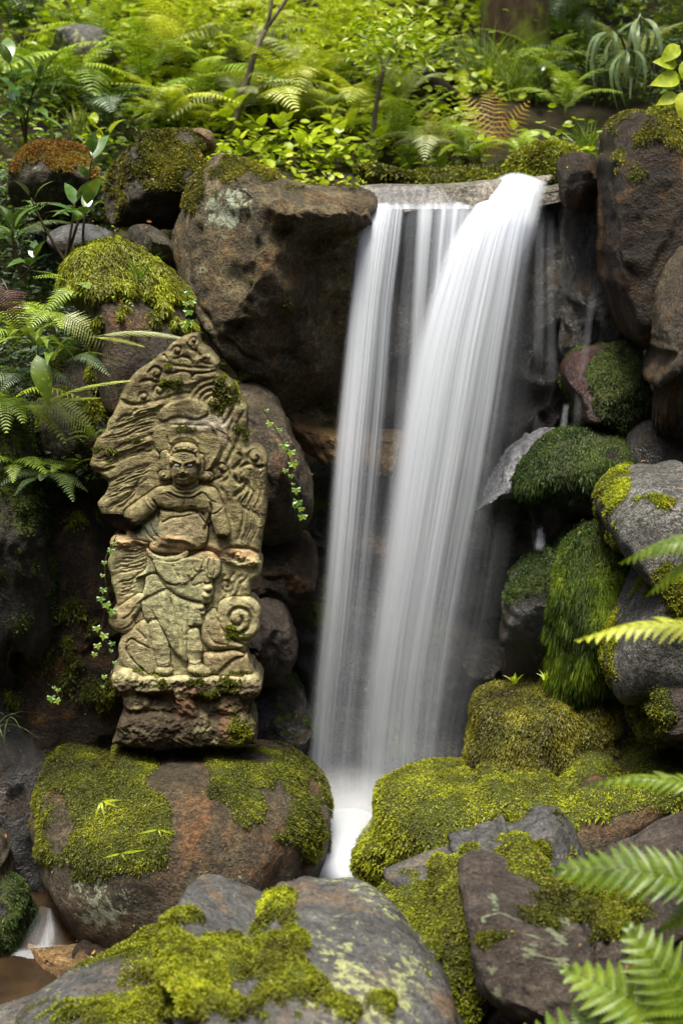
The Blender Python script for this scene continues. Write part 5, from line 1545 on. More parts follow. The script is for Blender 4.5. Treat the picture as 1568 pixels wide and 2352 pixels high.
def leaf_mesh(name, L=1.0, W=0.36, fold=0.18, arch=0.15, n=6, tip=1.0, base=0.7, serr=0.0, petiole=0.12, wave=0.0):
    vs, fs, tone = [], [], []
    for i in range(n + 1):
        t = i / n
        w = W * 0.5 * (math.sin(math.pi * t ** base) ** tip) + 0.004
        if serr and 0 < i < n: w *= 1 + serr * (1 if i % 2 else -1)
        z = arch * math.sin(math.pi * t) * 0.6 - arch * 1.3 * t * t
        x = petiole + L * t
        wz = wave * math.sin(t * 14)
        vs += [(x, 0, z), (x + 0.04 * w, w, z + fold * w + wz), (x + 0.04 * w, -w, z + fold * w - wz)]
        tone += [0.35, 0.6, 0.6]
    for i in range(n):
        b = 3 * i
        fs.append((b, b + 3, b + 4, b + 1)); fs.append((b, b + 2, b + 5, b + 3))
    b = len(vs)
    vs += [(0, 0.008, 0), (0, -0.008, 0), (petiole, -0.006, 0), (petiole, 0.006, 0)]; tone += [0.2] * 4
    fs.append((b, b + 1, b + 2, b + 3))
    return mesh_np(name, np.array(vs, float), np.array(fs), True, {'tone': np.array(tone)})


def star_leaf(name, pts=5, inner=0.32, spread=150, serr=False):
    """palmate leaf: pointed lobes round the stalk"""
    vs = [(0, 0, 0)]; tone = [0.35]
    n = pts
    ring = []
    for i in range(n):
        a = math.radians(-spread + 2 * spread * i / (n - 1))
        r = 1.0 - 0.35 * abs(i - (n - 1) / 2) / ((n - 1) / 2)
        ring.append((r * math.cos(a), r * math.sin(a), -0.12 * r)); tone.append(0.7)
        if i < n - 1:
            a2 = math.radians(-spread + 2 * spread * (i + 0.5) / (n - 1))
            ring.append((inner * math.cos(a2), inner * math.sin(a2), 0.05)); tone.append(0.5)
    vs += ring
    fs = [(0, i, i + 1) for i in range(1, len(ring))]
    return mesh_np(name, np.array(vs, float), np.array(fs), False, {'tone': np.array(tone)})


def frame(p, fwd, up=(0, 0, 1), s=1.0, roll=0.0, sw=None):
    """matrix that puts local +X along fwd at p"""
    x = Vector(fwd).normalized(); up = Vector(up)
    y = up.cross(x)
    if y.length < 1e-4: y = Vector((0, 1, 0)).cross(x)
    y.normalize(); z = x.cross(y)
    m = Matrix((x, y, z)).transposed().to_4x4()
    m = Matrix.Translation(Vector(p)) @ m @ Matrix.Rotation(roll, 4, 'X') @ Matrix.Diagonal((s, s * (sw or 1), s, 1))
    return m


def child(name, me, parent, mat, M):
    """part placed by a matrix in its thing's own space"""
    o = link(name, me, parent=parent)
    if not me.materials: me.materials.append(mat)
    o.material_slots[0].link = 'OBJECT'
    o.material_slots[0].material = mat
    o.matrix_local = M
    return o


LF_FERN = mat_leaf('fern_green', (0.05, 0.10, 0.006), (0.22, 0.33, 0.014), (0.52, 0.62, 0.07), 0.38, 0.05)
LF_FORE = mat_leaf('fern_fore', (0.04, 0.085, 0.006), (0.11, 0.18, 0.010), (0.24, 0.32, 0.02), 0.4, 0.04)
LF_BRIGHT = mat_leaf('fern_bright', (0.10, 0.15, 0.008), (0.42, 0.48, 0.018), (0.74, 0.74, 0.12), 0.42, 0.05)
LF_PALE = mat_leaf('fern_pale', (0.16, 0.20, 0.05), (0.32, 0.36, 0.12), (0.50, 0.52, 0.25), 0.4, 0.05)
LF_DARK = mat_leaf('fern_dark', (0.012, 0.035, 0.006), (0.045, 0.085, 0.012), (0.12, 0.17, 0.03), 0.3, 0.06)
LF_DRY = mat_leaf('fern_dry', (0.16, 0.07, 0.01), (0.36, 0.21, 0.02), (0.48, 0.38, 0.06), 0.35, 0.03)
LF_PURPLE = mat_leaf('fern_withered', (0.03, 0.012, 0.010), (0.085, 0.04, 0.032), (0.15, 0.10, 0.05), 0.25, 0.03)
LF_GLOSSY = mat_leaf('leaf_glossy', (0.02, 0.055, 0.010), (0.055, 0.115, 0.018), (0.13, 0.20, 0.03), 0.25, 0.16, 0.25)
LF_SPOT = mat_leaf('leaf_spotted', (0.04, 0.09, 0.008), (0.11, 0.18, 0.014), (0.22, 0.28, 0.02), 0.35, 0.12, 0.3, spots=(0.42, 0.40, 0.06))
LF_HERB = mat_leaf('leaf_herb', (0.08, 0.15, 0.006), (0.36, 0.46, 0.012), (0.70, 0.72, 0.08), 0.45, 0.05)
LF_MAPLE = mat_leaf('leaf_maple', (0.16, 0.24, 0.006), (0.36, 0.46, 0.012), (0.58, 0.62, 0.03), 0.5, 0.03)
LF_IVY = mat_leaf('leaf_ivy', (0.03, 0.09, 0.008), (0.09, 0.19, 0.012), (0.24, 0.30, 0.03), 0.35, 0.06)
LF_LANCE = mat_leaf('leaf_lance', (0.05, 0.09, 0.03), (0.13, 0.19, 0.07), (0.27, 0.33, 0.15), 0.3, 0.10, 0.35)
LF_GRASS = mat_leaf('grass_blade', (0.06, 0.13, 0.008), (0.18, 0.27, 0.015), (0.40, 0.42, 0.08), 0.45, 0.05)
STEM_G = mat_bark('stem_green', (0.06, 0.10, 0.015), (0.16, 0.20, 0.04))
STEM_B = mat_bark('stem_brown', (0.03, 0.018, 0.010), (0.09, 0.06, 0.03))
BARK = mat_bark('bark_grey', (0.05, 0.04, 0.025), (0.19, 0.16, 0.11))
BARK_MOSS = mat_bark('bark_mossy', (0.02, 0.012, 0.006), (0.07, 0.045, 0.02), (0.10, 0.12, 0.012))

FR = [frond_mesh('fern_frond', 24, 0.21, 0.22, 0.42, 5, 0.05, seed=1), frond_mesh('fern_frond', 26, 0.17, 0.16, 0.30, 5, -0.08, seed=2), frond_mesh('fern_frond', 22, 0.25, 0.26, 0.55, 5, 0.1, seed=3),
      frond_mesh('fern_frond', 20, 0.30, 0.15, 0.30, 6, 0.0, seed=4, shape='tri'), frond_mesh('fern_frond', 24, 0.13, 0.12, 0.35, 3, 0.06, seed=5)]
FR_BIG = [frond_mesh('fern_frond', 15, 0.32, 0.10, 0.20, 12, 0.04, seed=11, pin_droop=0.10, gap=1.5, sweep=0.3), frond_mesh('fern_frond', 18, 0.22, 0.14, 0.30, 9, -0.05, seed=12, gap=1.6)]
FR_WISP = frond_mesh('fern_frond', 34, 0.16, 0.05, 0.10, 4, 0.05, seed=15, gap=0.55, sweep=1.5, pin_droop=0.1)
FR_SKEL = frond_mesh('fern_frond', 14, 0.32, 0.10, 0.22, 6, 0.03, seed=16, gap=0.36, sweep=0.15, pin_droop=0.15)
LEAF_OV = leaf_mesh('leaf', 1, 0.40, 0.2, 0.12, 7)
LEAF_LONG = leaf_mesh('leaf', 1, 0.26, 0.2, 0.28, 8)
LEAF_LANCE = leaf_mesh('leaf', 1, 0.095, 0.15, 0.35, 8, base=0.8)
LEAF_HEART = leaf_mesh('leaf', 1, 0.70, 0.15, 0.10, 7, tip=0.8, base=0.5, petiole=0.3)
LEAF_SERR = leaf_mesh('leaf', 1, 0.44, 0.2, 0.15, 12, serr=0.10, petiole=0.15)
LEAF_IVY = star_leaf('leaf', 5, 0.62, 115)
LEAF_MAP = star_leaf('leaf', 7, 0.30, 140)


def fern(loc, size, nf, mat, label, group, tilt=(0, 0), meshes=(0, 1, 2), az=(0, 360), elev=(12, 62), mats=None):
    t = thing('fern', label, 'fern', loc, group)
    a0 = R.uniform(0, 360)
    for k in range(nf):
        if az == (0, 360): a = math.radians(a0 + 360 * k / nf + R.uniform(-20, 20))
        else: a = math.radians(lerp(az[0], az[1], (k + 0.5) / nf) + R.uniform(-8, 8))
        e = math.radians(R.uniform(*elev))
        d = (math.cos(a) * math.cos(e), math.sin(a) * math.cos(e), math.sin(e))
        me = FR[R.choice(meshes)] if isinstance(meshes[0], int) else R.choice(meshes)
        child('frond', me, t, R.choice(mats) if mats else mat, frame((0, 0, 0), d, s=size * R.uniform(0.75, 1.1), roll=R.uniform(-0.3, 0.3)))
    return t


def whorl_plant(name, label, cat, loc, stems, leaf, lmat, smat=STEM_G, group=None, lsize=0.1):
    """stems: list of (tip offset, number of leaves, spacing); leaves crowd toward each tip"""
    t = thing(name, label, cat, loc, group)
    for tip, n, sp in stems:
        tip = np.array(tip, float)
        mid = tip * 0.5 + np.array([R.uniform(-1, 1), R.uniform(-1, 1), 0]) * 0.06 * np.linalg.norm(tip)
        c = catmull([np.zeros(3), mid, tip], 6)
        v, f = tube(c, np.linspace(0.006, 0.0028, len(c)) * (1 if np.linalg.norm(tip) > 0.12 else 0.6), 6)
        link('stem', mesh_mixed('stem', v, f), parent=t, mat=smat)
        a = R.uniform(0, 360)
        for k in range(n):
            a += 137.5
            q = 1 - sp * (k / max(n - 1, 1))
            p = c[min(int(q * (len(c) - 1)), len(c) - 1)]
            e = math.radians(R.uniform(-8, 38) if k > 1 else 50)
            d = (math.cos(math.radians(a)) * math.cos(e), math.sin(math.radians(a)) * math.cos(e), math.sin(e))
            child('leaf', leaf, t, lmat, frame(p, d, s=lsize * R.uniform(0.7, 1.15), roll=R.uniform(-0.3, 0.3)))
    return t


def leaf_cloud(name, pts, dirs, sizes, leaf_v, leaf_f, tone, parent=None, mat=None, loc=(0, 0, 0)):
    """many small leaves in one mesh"""
    n = len(pts)
    x = dirs / np.linalg.norm(dirs, axis=1)[:, None]
    up = np.array([0, 0, 1.0]) + RN.normal(size=(n, 3)) * 0.45
    y = np.cross(up, x); y /= np.linalg.norm(y, axis=1)[:, None] + 1e-9
    z = np.cross(x, y)
    lv = np.asarray(leaf_v, float)
    v = pts[:, None, :] + sizes[:, None, None] * (lv[None, :, 0:1] * x[:, None] + lv[None, :, 1:2] * y[:, None] + lv[None, :, 2:3] * z[:, None])
    f = (np.arange(n)[:, None, None] * len(lv) + np.asarray(leaf_f)[None]).reshape(-1, np.asarray(leaf_f).shape[1])
    return link(name, mesh_np(name, v.reshape(-1, 3) - np.array(loc), f, False, {'tone': np.repeat(np.clip(tone, 0, 1), len(lv))}), parent=parent, mat=mat, loc=None if parent else loc)


OV_V = [(0, 0, 0), (0.35, 0.2, 0.05), (0.75, 0.17, 0.02), (1, 0, -0.1), (0.75, -0.17, 0.02), (0.35, -0.2, 0.05)]
OV_F = [(0, 1, 2, 3), (0, 3, 4, 5)]
RD_V = [(0, 0, 0), (0.25, 0.36, 0.05), (0.7, 0.38, 0.03), (1, 0, -0.05), (0.7, -0.38, 0.03), (0.25, -0.36, 0.05)]
MP_V = [v.co[:] for v in LEAF_MAP.vertices]; MP_F = [list(p.vertices) for p in LEAF_MAP.polygons]
# ------------------------------------------------------------------ planting the slope
def undergrowth():
    """low leafy cover over the soil of the slope: past counting"""
    n = 34000
    x = RN.uniform(-2.6, 2.7, n); y = 1.25 + RN.beta(1.2, 1.6, n) * 4.6
    z = ground_h(x, y)
    nn = fbm(np.stack([x * 1.6, y * 1.6, 0 * x], -1), 4, 0.6)
    keep = (z > 1.4) & (nn > -0.75) & ~((x > 0.12) & (x < 0.95) & (y < 1.75)) & ~((x > 0.55) & (x < 1.3) & (y > 1.7) & (y < 2.4) & (nn < 0.25))
    x, y, z, nn = x[keep], y[keep], z[keep], nn[keep]
    n = len(x)
    hgt = np.abs(RN.normal(size=n)) * 0.07 * (1 + 0.9 * np.clip(nn, -0.5, 1.5)) + 0.02
    hgt *= sstep(1.2, 2.2, y) * 0.85 + 0.15
    pts = np.stack([x, y, z + hgt], -1)
    d = RN.normal(size=(n, 3)); d[:, 2] *= 0.35; d[:, 1] -= 0.25
    sz = RN.uniform(0.018, 0.05, n) * (1 + 0.5 * np.clip(nn, 0, 1))
    tone = 0.5 + 0.45 * fbm(np.stack([x * 2.3, y * 2.3, z * 0 + 7], -1), 3) + RN.normal(size=n) * 0.15
    # lighter in the middle of the slope, darker kinds to the sides
    kind = fbm(np.stack([x * 1.1 + 3, y * 1.3, z * 0 + 2], -1), 3) + 0.55 * np.abs(x + 0.1) - 0.35
    for nm, sel, m, lv in (('bright_undergrowth', kind < 0.18, LF_HERB, RD_V), ('dark_undergrowth', kind >= 0.18, LF_FERN, OV_V)):
        o = leaf_cloud(nm, pts[sel], d[sel], sz[sel], lv, OV_F, tone[sel], mat=m)
        o['kind'] = 'stuff'
    # left bank under the ferns
    n = 9000
    px = RN.uniform(-60, 260, n); py = RN.uniform(380, 1100, n)
    Yb = 1.5 - 1.25 * sstep(400, 1100, py) + RN.normal(size=n) * 0.06
    pts = P(px, py, Yb)
    d = RN.normal(size=(n, 3)); d[:, 2] *= 0.4; d[:, 1] -= 0.3
    o = leaf_cloud('dark_undergrowth', pts, d, RN.uniform(0.012, 0.035, n), OV_V, OV_F, RN.uniform(0, 0.7, n), mat=LF_DARK)
    o['kind'] = 'stuff'


undergrowth()

SLOPE_FERNS = [
    # px, py (root), size, fronds, material, variants, label
    (330, 240, 0.42, 8, LF_FERN, (0, 1), 'large green fern below the lichened grey stone on the upper left slope'),
    (410, 210, 0.60, 10, LF_BRIGHT, (0, 1), 'tall bright fern with upright fronds left of the dark half-hidden boulder'),
    (480, 270, 0.40, 8, LF_FERN, (0, 2), 'mid-green fern above the grey-green boulder left of the forked sapling'),
    (560, 300, 0.34, 7, LF_PALE, (0, 2), 'pale fern just left of the foot of the forked sapling'),
    (640, 300, 0.40, 8, LF_BRIGHT, (0, 1, 2), 'bright fern right of the foot of the forked sapling'),
    (720, 250, 0.40, 8, LF_BRIGHT, (1, 2), 'bright fern among the herbs between the two saplings'),
    (200, 250, 0.44, 8, LF_FERN, (0, 2), 'broad arching fern right of the glossy shrub at the upper left'),
    (120, 260, 0.42, 7, LF_FERN, (0, 1), 'arching fern beneath the grey lichened stone at the far left'),
    (250, 330, 0.34, 7, LF_DARK, (0, 2), 'darker fern over the rust-mossed boulder'),
    (390, 320, 0.30, 7, LF_BRIGHT, (0, 2), 'small bright fern on the crest of the grey-green boulder'),
    (330, 90, 0.46, 7, LF_FERN, (0, 1), 'fern behind the lichened stone at the top of the photo'),
    (450, 60, 0.50, 8, LF_BRIGHT, (0, 1), 'sunlit fern at the top edge left of the maple leaves'),
    (560, 200, 0.44, 8, LF_PALE, (0, 2), 'pale feathery fern below the dark half-hidden boulder'),
    (820, 310, 0.30, 7, LF_BRIGHT, (1, 2), 'low bright fern left of the thin brown sapling'),
    (905, 360, 0.26, 6, LF_FERN, (0, 4), 'small fern at the foot of the thin brown sapling'),
    (985, 385, 0.26, 6, LF_PALE, (0, 2), 'pale small fern just behind the lip slab'),
    (930, 270, 0.34, 6, LF_PALE, (0, 1), 'pale narrow-fronded fern right of the thin brown sapling'),
    (1060, 392, 0.20, 6, LF_FERN, (0, 2), 'green fern right behind the lip slab under the orange ferns'),
    (1190, 395, 0.20, 6, LF_FERN, (0, 2), 'spreading fern directly above the surge of the waterfall'),
    (1290, 300, 0.34, 7, LF_FERN, (0, 1), 'fern behind the small squared stone on the lip'),
    (1340, 230, 0.40, 7, LF_DARK, (0, 2), 'dark fern under the drooping long-leaved plant'),
    (1430, 235, 0.40, 6, LF_PALE, (0, 1), 'pale flat fern above the huge dark rock'),
    (1290, 120, 0.42, 7, LF_DARK, (0, 1), 'dark fern in the shade right of the mossy trunk'),
    (1530, 190, 0.42, 7, LF_DARK, (0, 2), 'dark fern at the right edge above the huge rock'),
    (1400, 60, 0.44, 7, LF_DARK, (0, 1), 'shaded fern behind the drooping long-leaved plant'),
    (780, 150, 0.44, 7, LF_BRIGHT, (0, 1), 'bright fern under the maple branches at the top centre'),
    (60, 130, 0.46, 7, LF_DARK, (0, 1), 'shaded fern at the top left corner'),
    (240, 160, 0.44, 7, LF_FERN, (0, 2), 'green fern draped before the lichened stone'),
]
for px, py, s, nf, m, var, lab in SLOPE_FERNS:
    p = ray_ground(px, py, 1.5, 9)
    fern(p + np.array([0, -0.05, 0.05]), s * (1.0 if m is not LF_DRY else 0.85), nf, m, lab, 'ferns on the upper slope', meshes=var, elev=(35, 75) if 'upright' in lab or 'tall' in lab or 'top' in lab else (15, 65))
CROWD = [(380, 290), (300, 290), (450, 230), (520, 250), (600, 255), (680, 295), (740, 300), (270, 210), (370, 150), (500, 120), (620, 150), (700, 180), (840, 200), (160, 190), (40, 200), (280, 60), (400, 110), (740, 100), (540, 40), (660, 60),
         (930, 200), (1000, 170), (1250, 190), (1350, 150), (180, 100), (430, 300), (950, 330)]
MARKS = [('the lichened grey stone', 180, 110), ('the dark half-hidden boulder', 610, 130), ('the foot of the forked sapling', 522, 330), ('the fork of the grey sapling', 608, 70), ('the foot of the thin brown sapling', 858, 385),
         ('the fork of the thin brown sapling', 880, 160), ('the largest orange fern', 1130, 270), ('the mossy trunk', 1170, 60), ('the grey-green boulder', 350, 400), ('the rust-mossed boulder', 120, 400), ('the drooping long-leaved plant', 1430, 100), ('the glossy shrub', 60, 250)]
HUES = {'fern_bright': 'bright yellow-green', 'fern_green': 'mid-green', 'fern_pale': 'pale', 'fern_dark': 'dark'}
USED = set()
for px, py in CROWD:
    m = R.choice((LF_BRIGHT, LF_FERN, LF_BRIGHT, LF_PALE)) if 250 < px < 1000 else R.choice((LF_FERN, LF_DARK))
    near = sorted(MARKS, key=lambda q: math.hypot(px - q[1], py - q[2]))
    for nm, mx, my in near:
        dx, dy = px - mx, py - my
        rel = ('right of ' if dx > 0 else 'left of ') if abs(dx) > abs(dy) else ('below ' if dy > 0 else 'above ')
        far = 'close ' if math.hypot(dx, dy) < 90 else ''
        lab = 'small ' + HUES[m.name] + ' fern ' + far + rel + nm
        if lab not in USED: break
    USED.add(lab)
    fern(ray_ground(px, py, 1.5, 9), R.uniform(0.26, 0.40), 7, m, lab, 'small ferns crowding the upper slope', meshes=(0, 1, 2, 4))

LEFT_FERNS = [
    (150, 835, 0.10, 0.22, 6, LF_DARK, (0, 1), (160, 380), 'dark fern above the grey lichened rock behind the carved flames'),
    (60, 890, 0.05, 0.24, 6, LF_DARK, (0, 2), (180, 360), 'dark drooping fern at the left edge below the spotted-leaf shrub'),
    (215, 1010, 0.08, 0.14, 5, LF_FERN, (4, 4), (180, 350), 'tiny fern beside the left edge of the carved flames'),
    (110, 1105, 0.06, 0.20, 5, LF_DARK, (0, 4), (190, 350), 'dark fern drooping over the orange-stained rock wall'),
    (90, 470, 1.25, 0.36, 7, LF_DARK, (0, 2), (0, 360), 'dark fern in the shade below the rust-mossed boulder'),
    (235, 440, 1.25, 0.24, 5, LF_FERN, (4, 4), (120, 300), 'thin fern left of the grey-green boulder'),
    (30, 560, 0.95, 0.34, 7, LF_DARK, (0, 1), (0, 360), 'dark fern at the left edge under the shrub'),
    (190, 690, 0.32, 0.26, 6, LF_FERN, (0, 4), (150, 330), 'arching fern rooted left of the bright moss cushion'),
    (120, 760, 0.30, 0.30, 7, LF_FERN, (0, 2), (140, 330), 'broad arching fern at the left below the flat stone'),
    (40, 800, 0.28, 0.30, 6, LF_FERN, (0, 2), (0, 360), 'green fern at the left edge above the spotted-leaf plant'),
    (20, 960, 0.15, 0.30, 6, LF_FERN, (0, 2), (200, 360), 'green fern at the left edge under the spotted-leaf plant'),
    (40, 1090, 0.10, 0.22, 5, LF_FERN, (0, 4), (220, 380), 'small fern hanging over the tall dark brown rock'),
    (150, 1090, 0.10, 0.20, 5, LF_FERN, (4, 4), (170, 360), 'small dark fern on the mossy top of the tall dark rock'),
]
for px, py, Y, s, nf, m, var, az, lab in LEFT_FERNS:
    fern(P(px, py, Y), s * 0.8, nf, m, lab, 'ferns on the left bank', meshes=var, az=az, elev=(5, 50))


def laid_fern(label, root, tips, mats, mesh, sw=1.0, roll=0.0, up=(0, 0, 1)):
    """fern whose fronds reach to given tips"""
    t = thing('fern', label, 'fern', root)
    for k, tp in enumerate(tips):
        d = np.array(tp) - np.array(root)
        me = mesh[k % len(mesh)]
        child('frond', me, t, mats[k % len(mats)], frame((0, 0, 0), d, up=up, s=float(np.linalg.norm(d)), roll=roll + R.uniform(-0.2, 0.2), sw=sw))
    return t


laid_fern('long pale wispy fern frond reaching over the tip of the carved stone', P(205, 775, 0.12), [P(425, 765, 0.02), P(330, 790, 0.05)], [LF_PALE, LF_BRIGHT], [FR_WISP], 0.55, 0.5)
laid_fern('bright narrow fern frond touching the left shoulder of the carved flames', P(60, 945, -0.02), [P(305, 855, -0.02), P(230, 905, 0.0)], [LF_BRIGHT], [FR_WISP], 0.5, 0.4)
laid_fern('pale feathery fern hanging left of the carved flames below the narrow frond', P(60, 925, 0.05), [P(250, 990, 0.05), P(200, 965, 0.1), P(130, 975, 0.0)], [LF_PALE, LF_BRIGHT, LF_BRIGHT], [FR[0]], 1.0, 0.6)
laid_fern('withered purple fern frond hanging at the left edge', P(5, 640, -0.05), [P(60, 770, -0.1), P(5, 760, -0.08)], [LF_PURPLE], [FR[3], FR[2]], 1.1, 0.5)
laid_fern('pale fern frond pointing down above the carved stone', P(130, 730, 0.2), [P(250, 790, 0.12)], [LF_PALE], [FR[2]], 1.0, 0.7)

Yo = ray_ground(1120, 360, 1.3, 9)[1] - 0.12
laid_fern('largest orange withered fern with upright comb-like fronds above the falls', P(1125, 365, Yo), [P(1068, 205, Yo), P(1140, 178, Yo + .2), P(1215, 232, Yo - .05)], [LF_DRY], [FR_SKEL], 0.7, 0.0, up=(0.1, -1, 0.3))
laid_fern('orange withered fern left of the larger orange fern above the falls', P(1030, 375, Yo + .1), [P(950, 300, Yo), P(985, 245, Yo + .05), P(935, 350, Yo)], [LF_DRY, LF_DRY, LF_PALE], [FR_SKEL], 0.85, 0.0, up=(0.1, -1, 0.3))

# foreground ferns at the right edge, out of focus, and the boulder just out of frame that they root in
rock('boulder', 'mossy boulder just beyond the right edge that carries the nearest ferns', 'boulder', [(1668, 1400), (1700, 1240), (1850, 1180), (2200, 1230), (2350, 1700), (2300, 2700), (1950, 2850), (1680, 2750), (1640, 2450), (1665, 1900)], -1.72, 0.3, RK_BROWN, sub=5, p=3.0,
     rough=0.04, seed=141, moss=lambda x, y, n, k: sstep(-0.2, 0.3, k * 0.8 + 0.3), moss_mat=MOSS_G, blades=9000, blen=0.010, bwid=0.003)
laid_fern('large light-green fern in the bottom right corner, close and blurred', P(1660, 2480, -1.9), [P(1160, 2360, -1.85), P(1330, 2190, -1.85), P(1480, 2130, -1.9)], [LF_FORE], [FR_BIG[0]], 0.85, 0.0, up=(0.1, -1, 0.9))
laid_fern('blurred green fern frond reaching left across the red-brown rock', P(1700, 2060, -1.8), [P(1280, 1962, -1.8), P(1500, 2120, -1.8)], [LF_FORE], [FR_BIG[0]], 0.55, 0.0, up=(0.1, -0.8, 1.0))
laid_fern('thin olive fern tip at the right edge over the long mossy boulder', P(1720, 1870, -1.65), [P(1380, 1748, -1.65)], [LF_FORE], [FR_BIG[1]], 0.45, 0.0, up=(0.1, -0.4, 1.0))
laid_fern('yellowing fern frond at the right edge in front of the tall granite boulder', P(1760, 1530, -1.55), [P(1360, 1385, -1.55)], [LF_BRIGHT], [FR_BIG[1]], 0.6, 0.0, up=(0.1, -0.5, 1.0))
laid_fern('soft bright-green fern frond high at the right edge before the granite boulder', P(1740, 1265, -1.65), [P(1432, 1240, -1.65), P(1475, 1325, -1.65)], [LF_FORE], [FR_BIG[1]], 0.6, 0.0, up=(0.1, -0.5, 1.0))


# broad-leaved plants
def up(*a): return [((x, y, z), n, sp) for x, y, z, n, sp in a]


whorl_plant('shrub', 'glossy dark-leaved shrub at the far left of the slope', 'shrub', P(60, 330, 1.7), up((-0.05, 0, 0.30, 9, 0.5), (0.06, -0.05, 0.24, 8, 0.5), (0.0, -0.08, 0.16, 8, 0.5)), LEAF_OV, LF_GLOSSY, STEM_B, lsize=0.14)
whorl_plant('shrub', 'tall dark-stemmed shrub with leaf whorls left of the flat dark stone', 'shrub', P(150, 600, 0.55), up((0.10, -0.02, 0.33, 7, 0.25), (0.04, -0.02, 0.18, 6, 0.3), (-0.10, -0.02, 0.20, 6, 0.3)), LEAF_OV, LF_GLOSSY, STEM_B, lsize=0.10)
whorl_plant('shrub', 'shrub with a single whorl of shining leaves above the bright moss cushion', 'shrub', P(308 - 105, 620, 0.40), up((0.0, -0.02, 0.19, 8, 0.18),), LEAF_OV, LF_GLOSSY, STEM_B, lsize=0.11)
whorl_plant('shrub', 'low dark-leaved shrub at the left edge beside the thin ferns', 'shrub', P(50, 640, 0.45), up((-0.02, -0.02, 0.16, 7, 0.3), (0.05, -0.05, 0.06, 6, 0.4)), LEAF_OV, LF_GLOSSY, STEM_B, lsize=0.09)
whorl_plant('shrub', 'shrub with yellow-spotted glossy leaves at the left edge above the tall dark rock', 'shrub', P(95, 860, -0.02), up((0.0, -0.03, 0.10, 9, 0.25), (0.05, -0.05, 0.05, 5, 0.4)), LEAF_LONG, LF_SPOT, STEM_G, lsize=0.135)
sp_t = whorl_plant('plant', 'drooping plant with one broad yellow-green leaf left of the carved flames', 'plant', P(70, 800, -0.04), up((0.01, -0.01, 0.03, 2, 0.3),), LEAF_OV, LF_SPOT, lsize=0.06)
child('leaf', LEAF_OV, sp_t, LF_SPOT, frame((0.02, -0.03, 0.0), (0.25, -0.25, -0.9), up=(0.2, -1, 0.1), s=0.15))
for px, py, n, ls, lab in ((700, 395, 8, 0.085, 'broad-leaved herb on top of the overhanging boulder'), (760, 400, 7, 0.07, 'small leafy herb right of the broad-leaved herb on the overhanging boulder'), (590, 375, 8, 0.06, 'low herb behind the rust moss of the overhanging boulder'),
                           (530, 330, 8, 0.08, 'herb with serrated leaves at the foot of the forked sapling'), (1100, 400, 7, 0.06, 'small herb with lobed leaves behind the lip slab'), (215, 380, 9, 0.075, 'bright leafy herb left of the grey-green boulder'),
                           (680, 210, 9, 0.10, 'large-leaved bright herb between the saplings'), (760, 330, 9, 0.09, 'bright serrated herb above the overhanging boulder'), (860, 380, 8, 0.07, 'herb with heart leaves near the thin brown sapling'), (640, 350, 8, 0.08, 'bright herb right of the forked sapling foot'),
                           (1230, 250, 9, 0.06, 'round-leaved herb under the mossy trunk'), (1000, 60, 10, 0.09, 'leafy bush at the top of the photo right of the maple'), (1270, 60, 10, 0.08, 'dark leafy bush right of the mossy trunk')):
    p = ray_ground(px, py, 1.3, 9)
    whorl_plant('herb', lab, 'herb', p, up((R.uniform(-.03, .03), -0.03, R.uniform(0.10, 0.17), n, 0.5), (R.uniform(-.09, .09), -0.06, R.uniform(0.06, 0.11), max(n - 3, 3), 0.5)), R.choice((LEAF_HEART, LEAF_SERR, LEAF_OV)), LF_HERB if px < 1200 else LF_GLOSSY, STEM_G, lsize=ls)


# drooping long-leaved plant top right
def drooper(label, loc, tips, mat, lsize, n):
    t = thing('plant', label, 'plant', loc)
    for tp in tips:
        c = catmull([np.zeros(3), np.array(tp) * 0.5 + np.array([0, 0, 0.05]), np.array(tp)], 6)
        v, f = tube(c, np.linspace(0.006, 0.003, len(c)), 6)
        link('stem', mesh_mixed('stem', v, f), parent=t, mat=STEM_B)
        for k in range(n):
            a = R.uniform(0, 2 * math.pi)
            child('leaf', LEAF_LANCE, t, mat, frame(c[-1 - R.randint(0, 4)], (0.75 * math.cos(a), 0.55 * math.sin(a) - 0.1, -0.55 - 0.5 * R.random()), s=lsize * R.uniform(0.7, 1.15), roll=R.uniform(-0.5, 0.5)))


p0 = ray_ground(1420, 190, 1.5, 9)
p0 = p0 + np.array([0, -0.35, 0])
drooper('plant with bunches of long drooping grey-green leaves at the upper right', p0, [P(1400, 60, p0[1] - 0.15) - p0, P(1470, 30, p0[1] - 0.1) - p0, P(1440, 110, p0[1] - 0.25) - p0], LF_LANCE, 0.19, 18)
p1 = P(1590, 260, 0.5)
rt = thing('twig', 'twig with round backlit leaves at the right edge above the huge rock', 'twig', p1)
v, f = tube(catmull([np.zeros(3), P(1575, 180, 0.45) - p1, P(1560, 90, 0.4) - p1], 6), np.linspace(0.005, 0.003, 13), 6)
link('stem', mesh_mixed('stem', v, f), parent=rt, mat=STEM_B)
for x, y, dx, dz, s in ((1565, 100, -0.6, -0.5, 0.085), (1560, 150, -0.7, 0.1, 0.08), (1570, 175, -0.9, -0.2, 0.1), (1568, 130, 0.2, -1, 0.09), (1572, 200, -0.1, -1, 0.1), (1560, 215, -0.8, -0.35, 0.075)):
    child('leaf', LEAF_OV, rt, LF_HERB, frame(P(x, y, 0.42) - p1, (dx, -0.25, dz), up=(0, -1, 0.3), s=s, sw=1.4))


# saplings
def limb(name, pts, r0, r1, parent, mat, seg=8):
    c = catmull(pts, 8)
    v, f = tube(c, np.linspace(r0, r1, len(c)), seg, 0.03)
    return link(name, mesh_mixed(name, v, f), parent=parent, mat=mat)


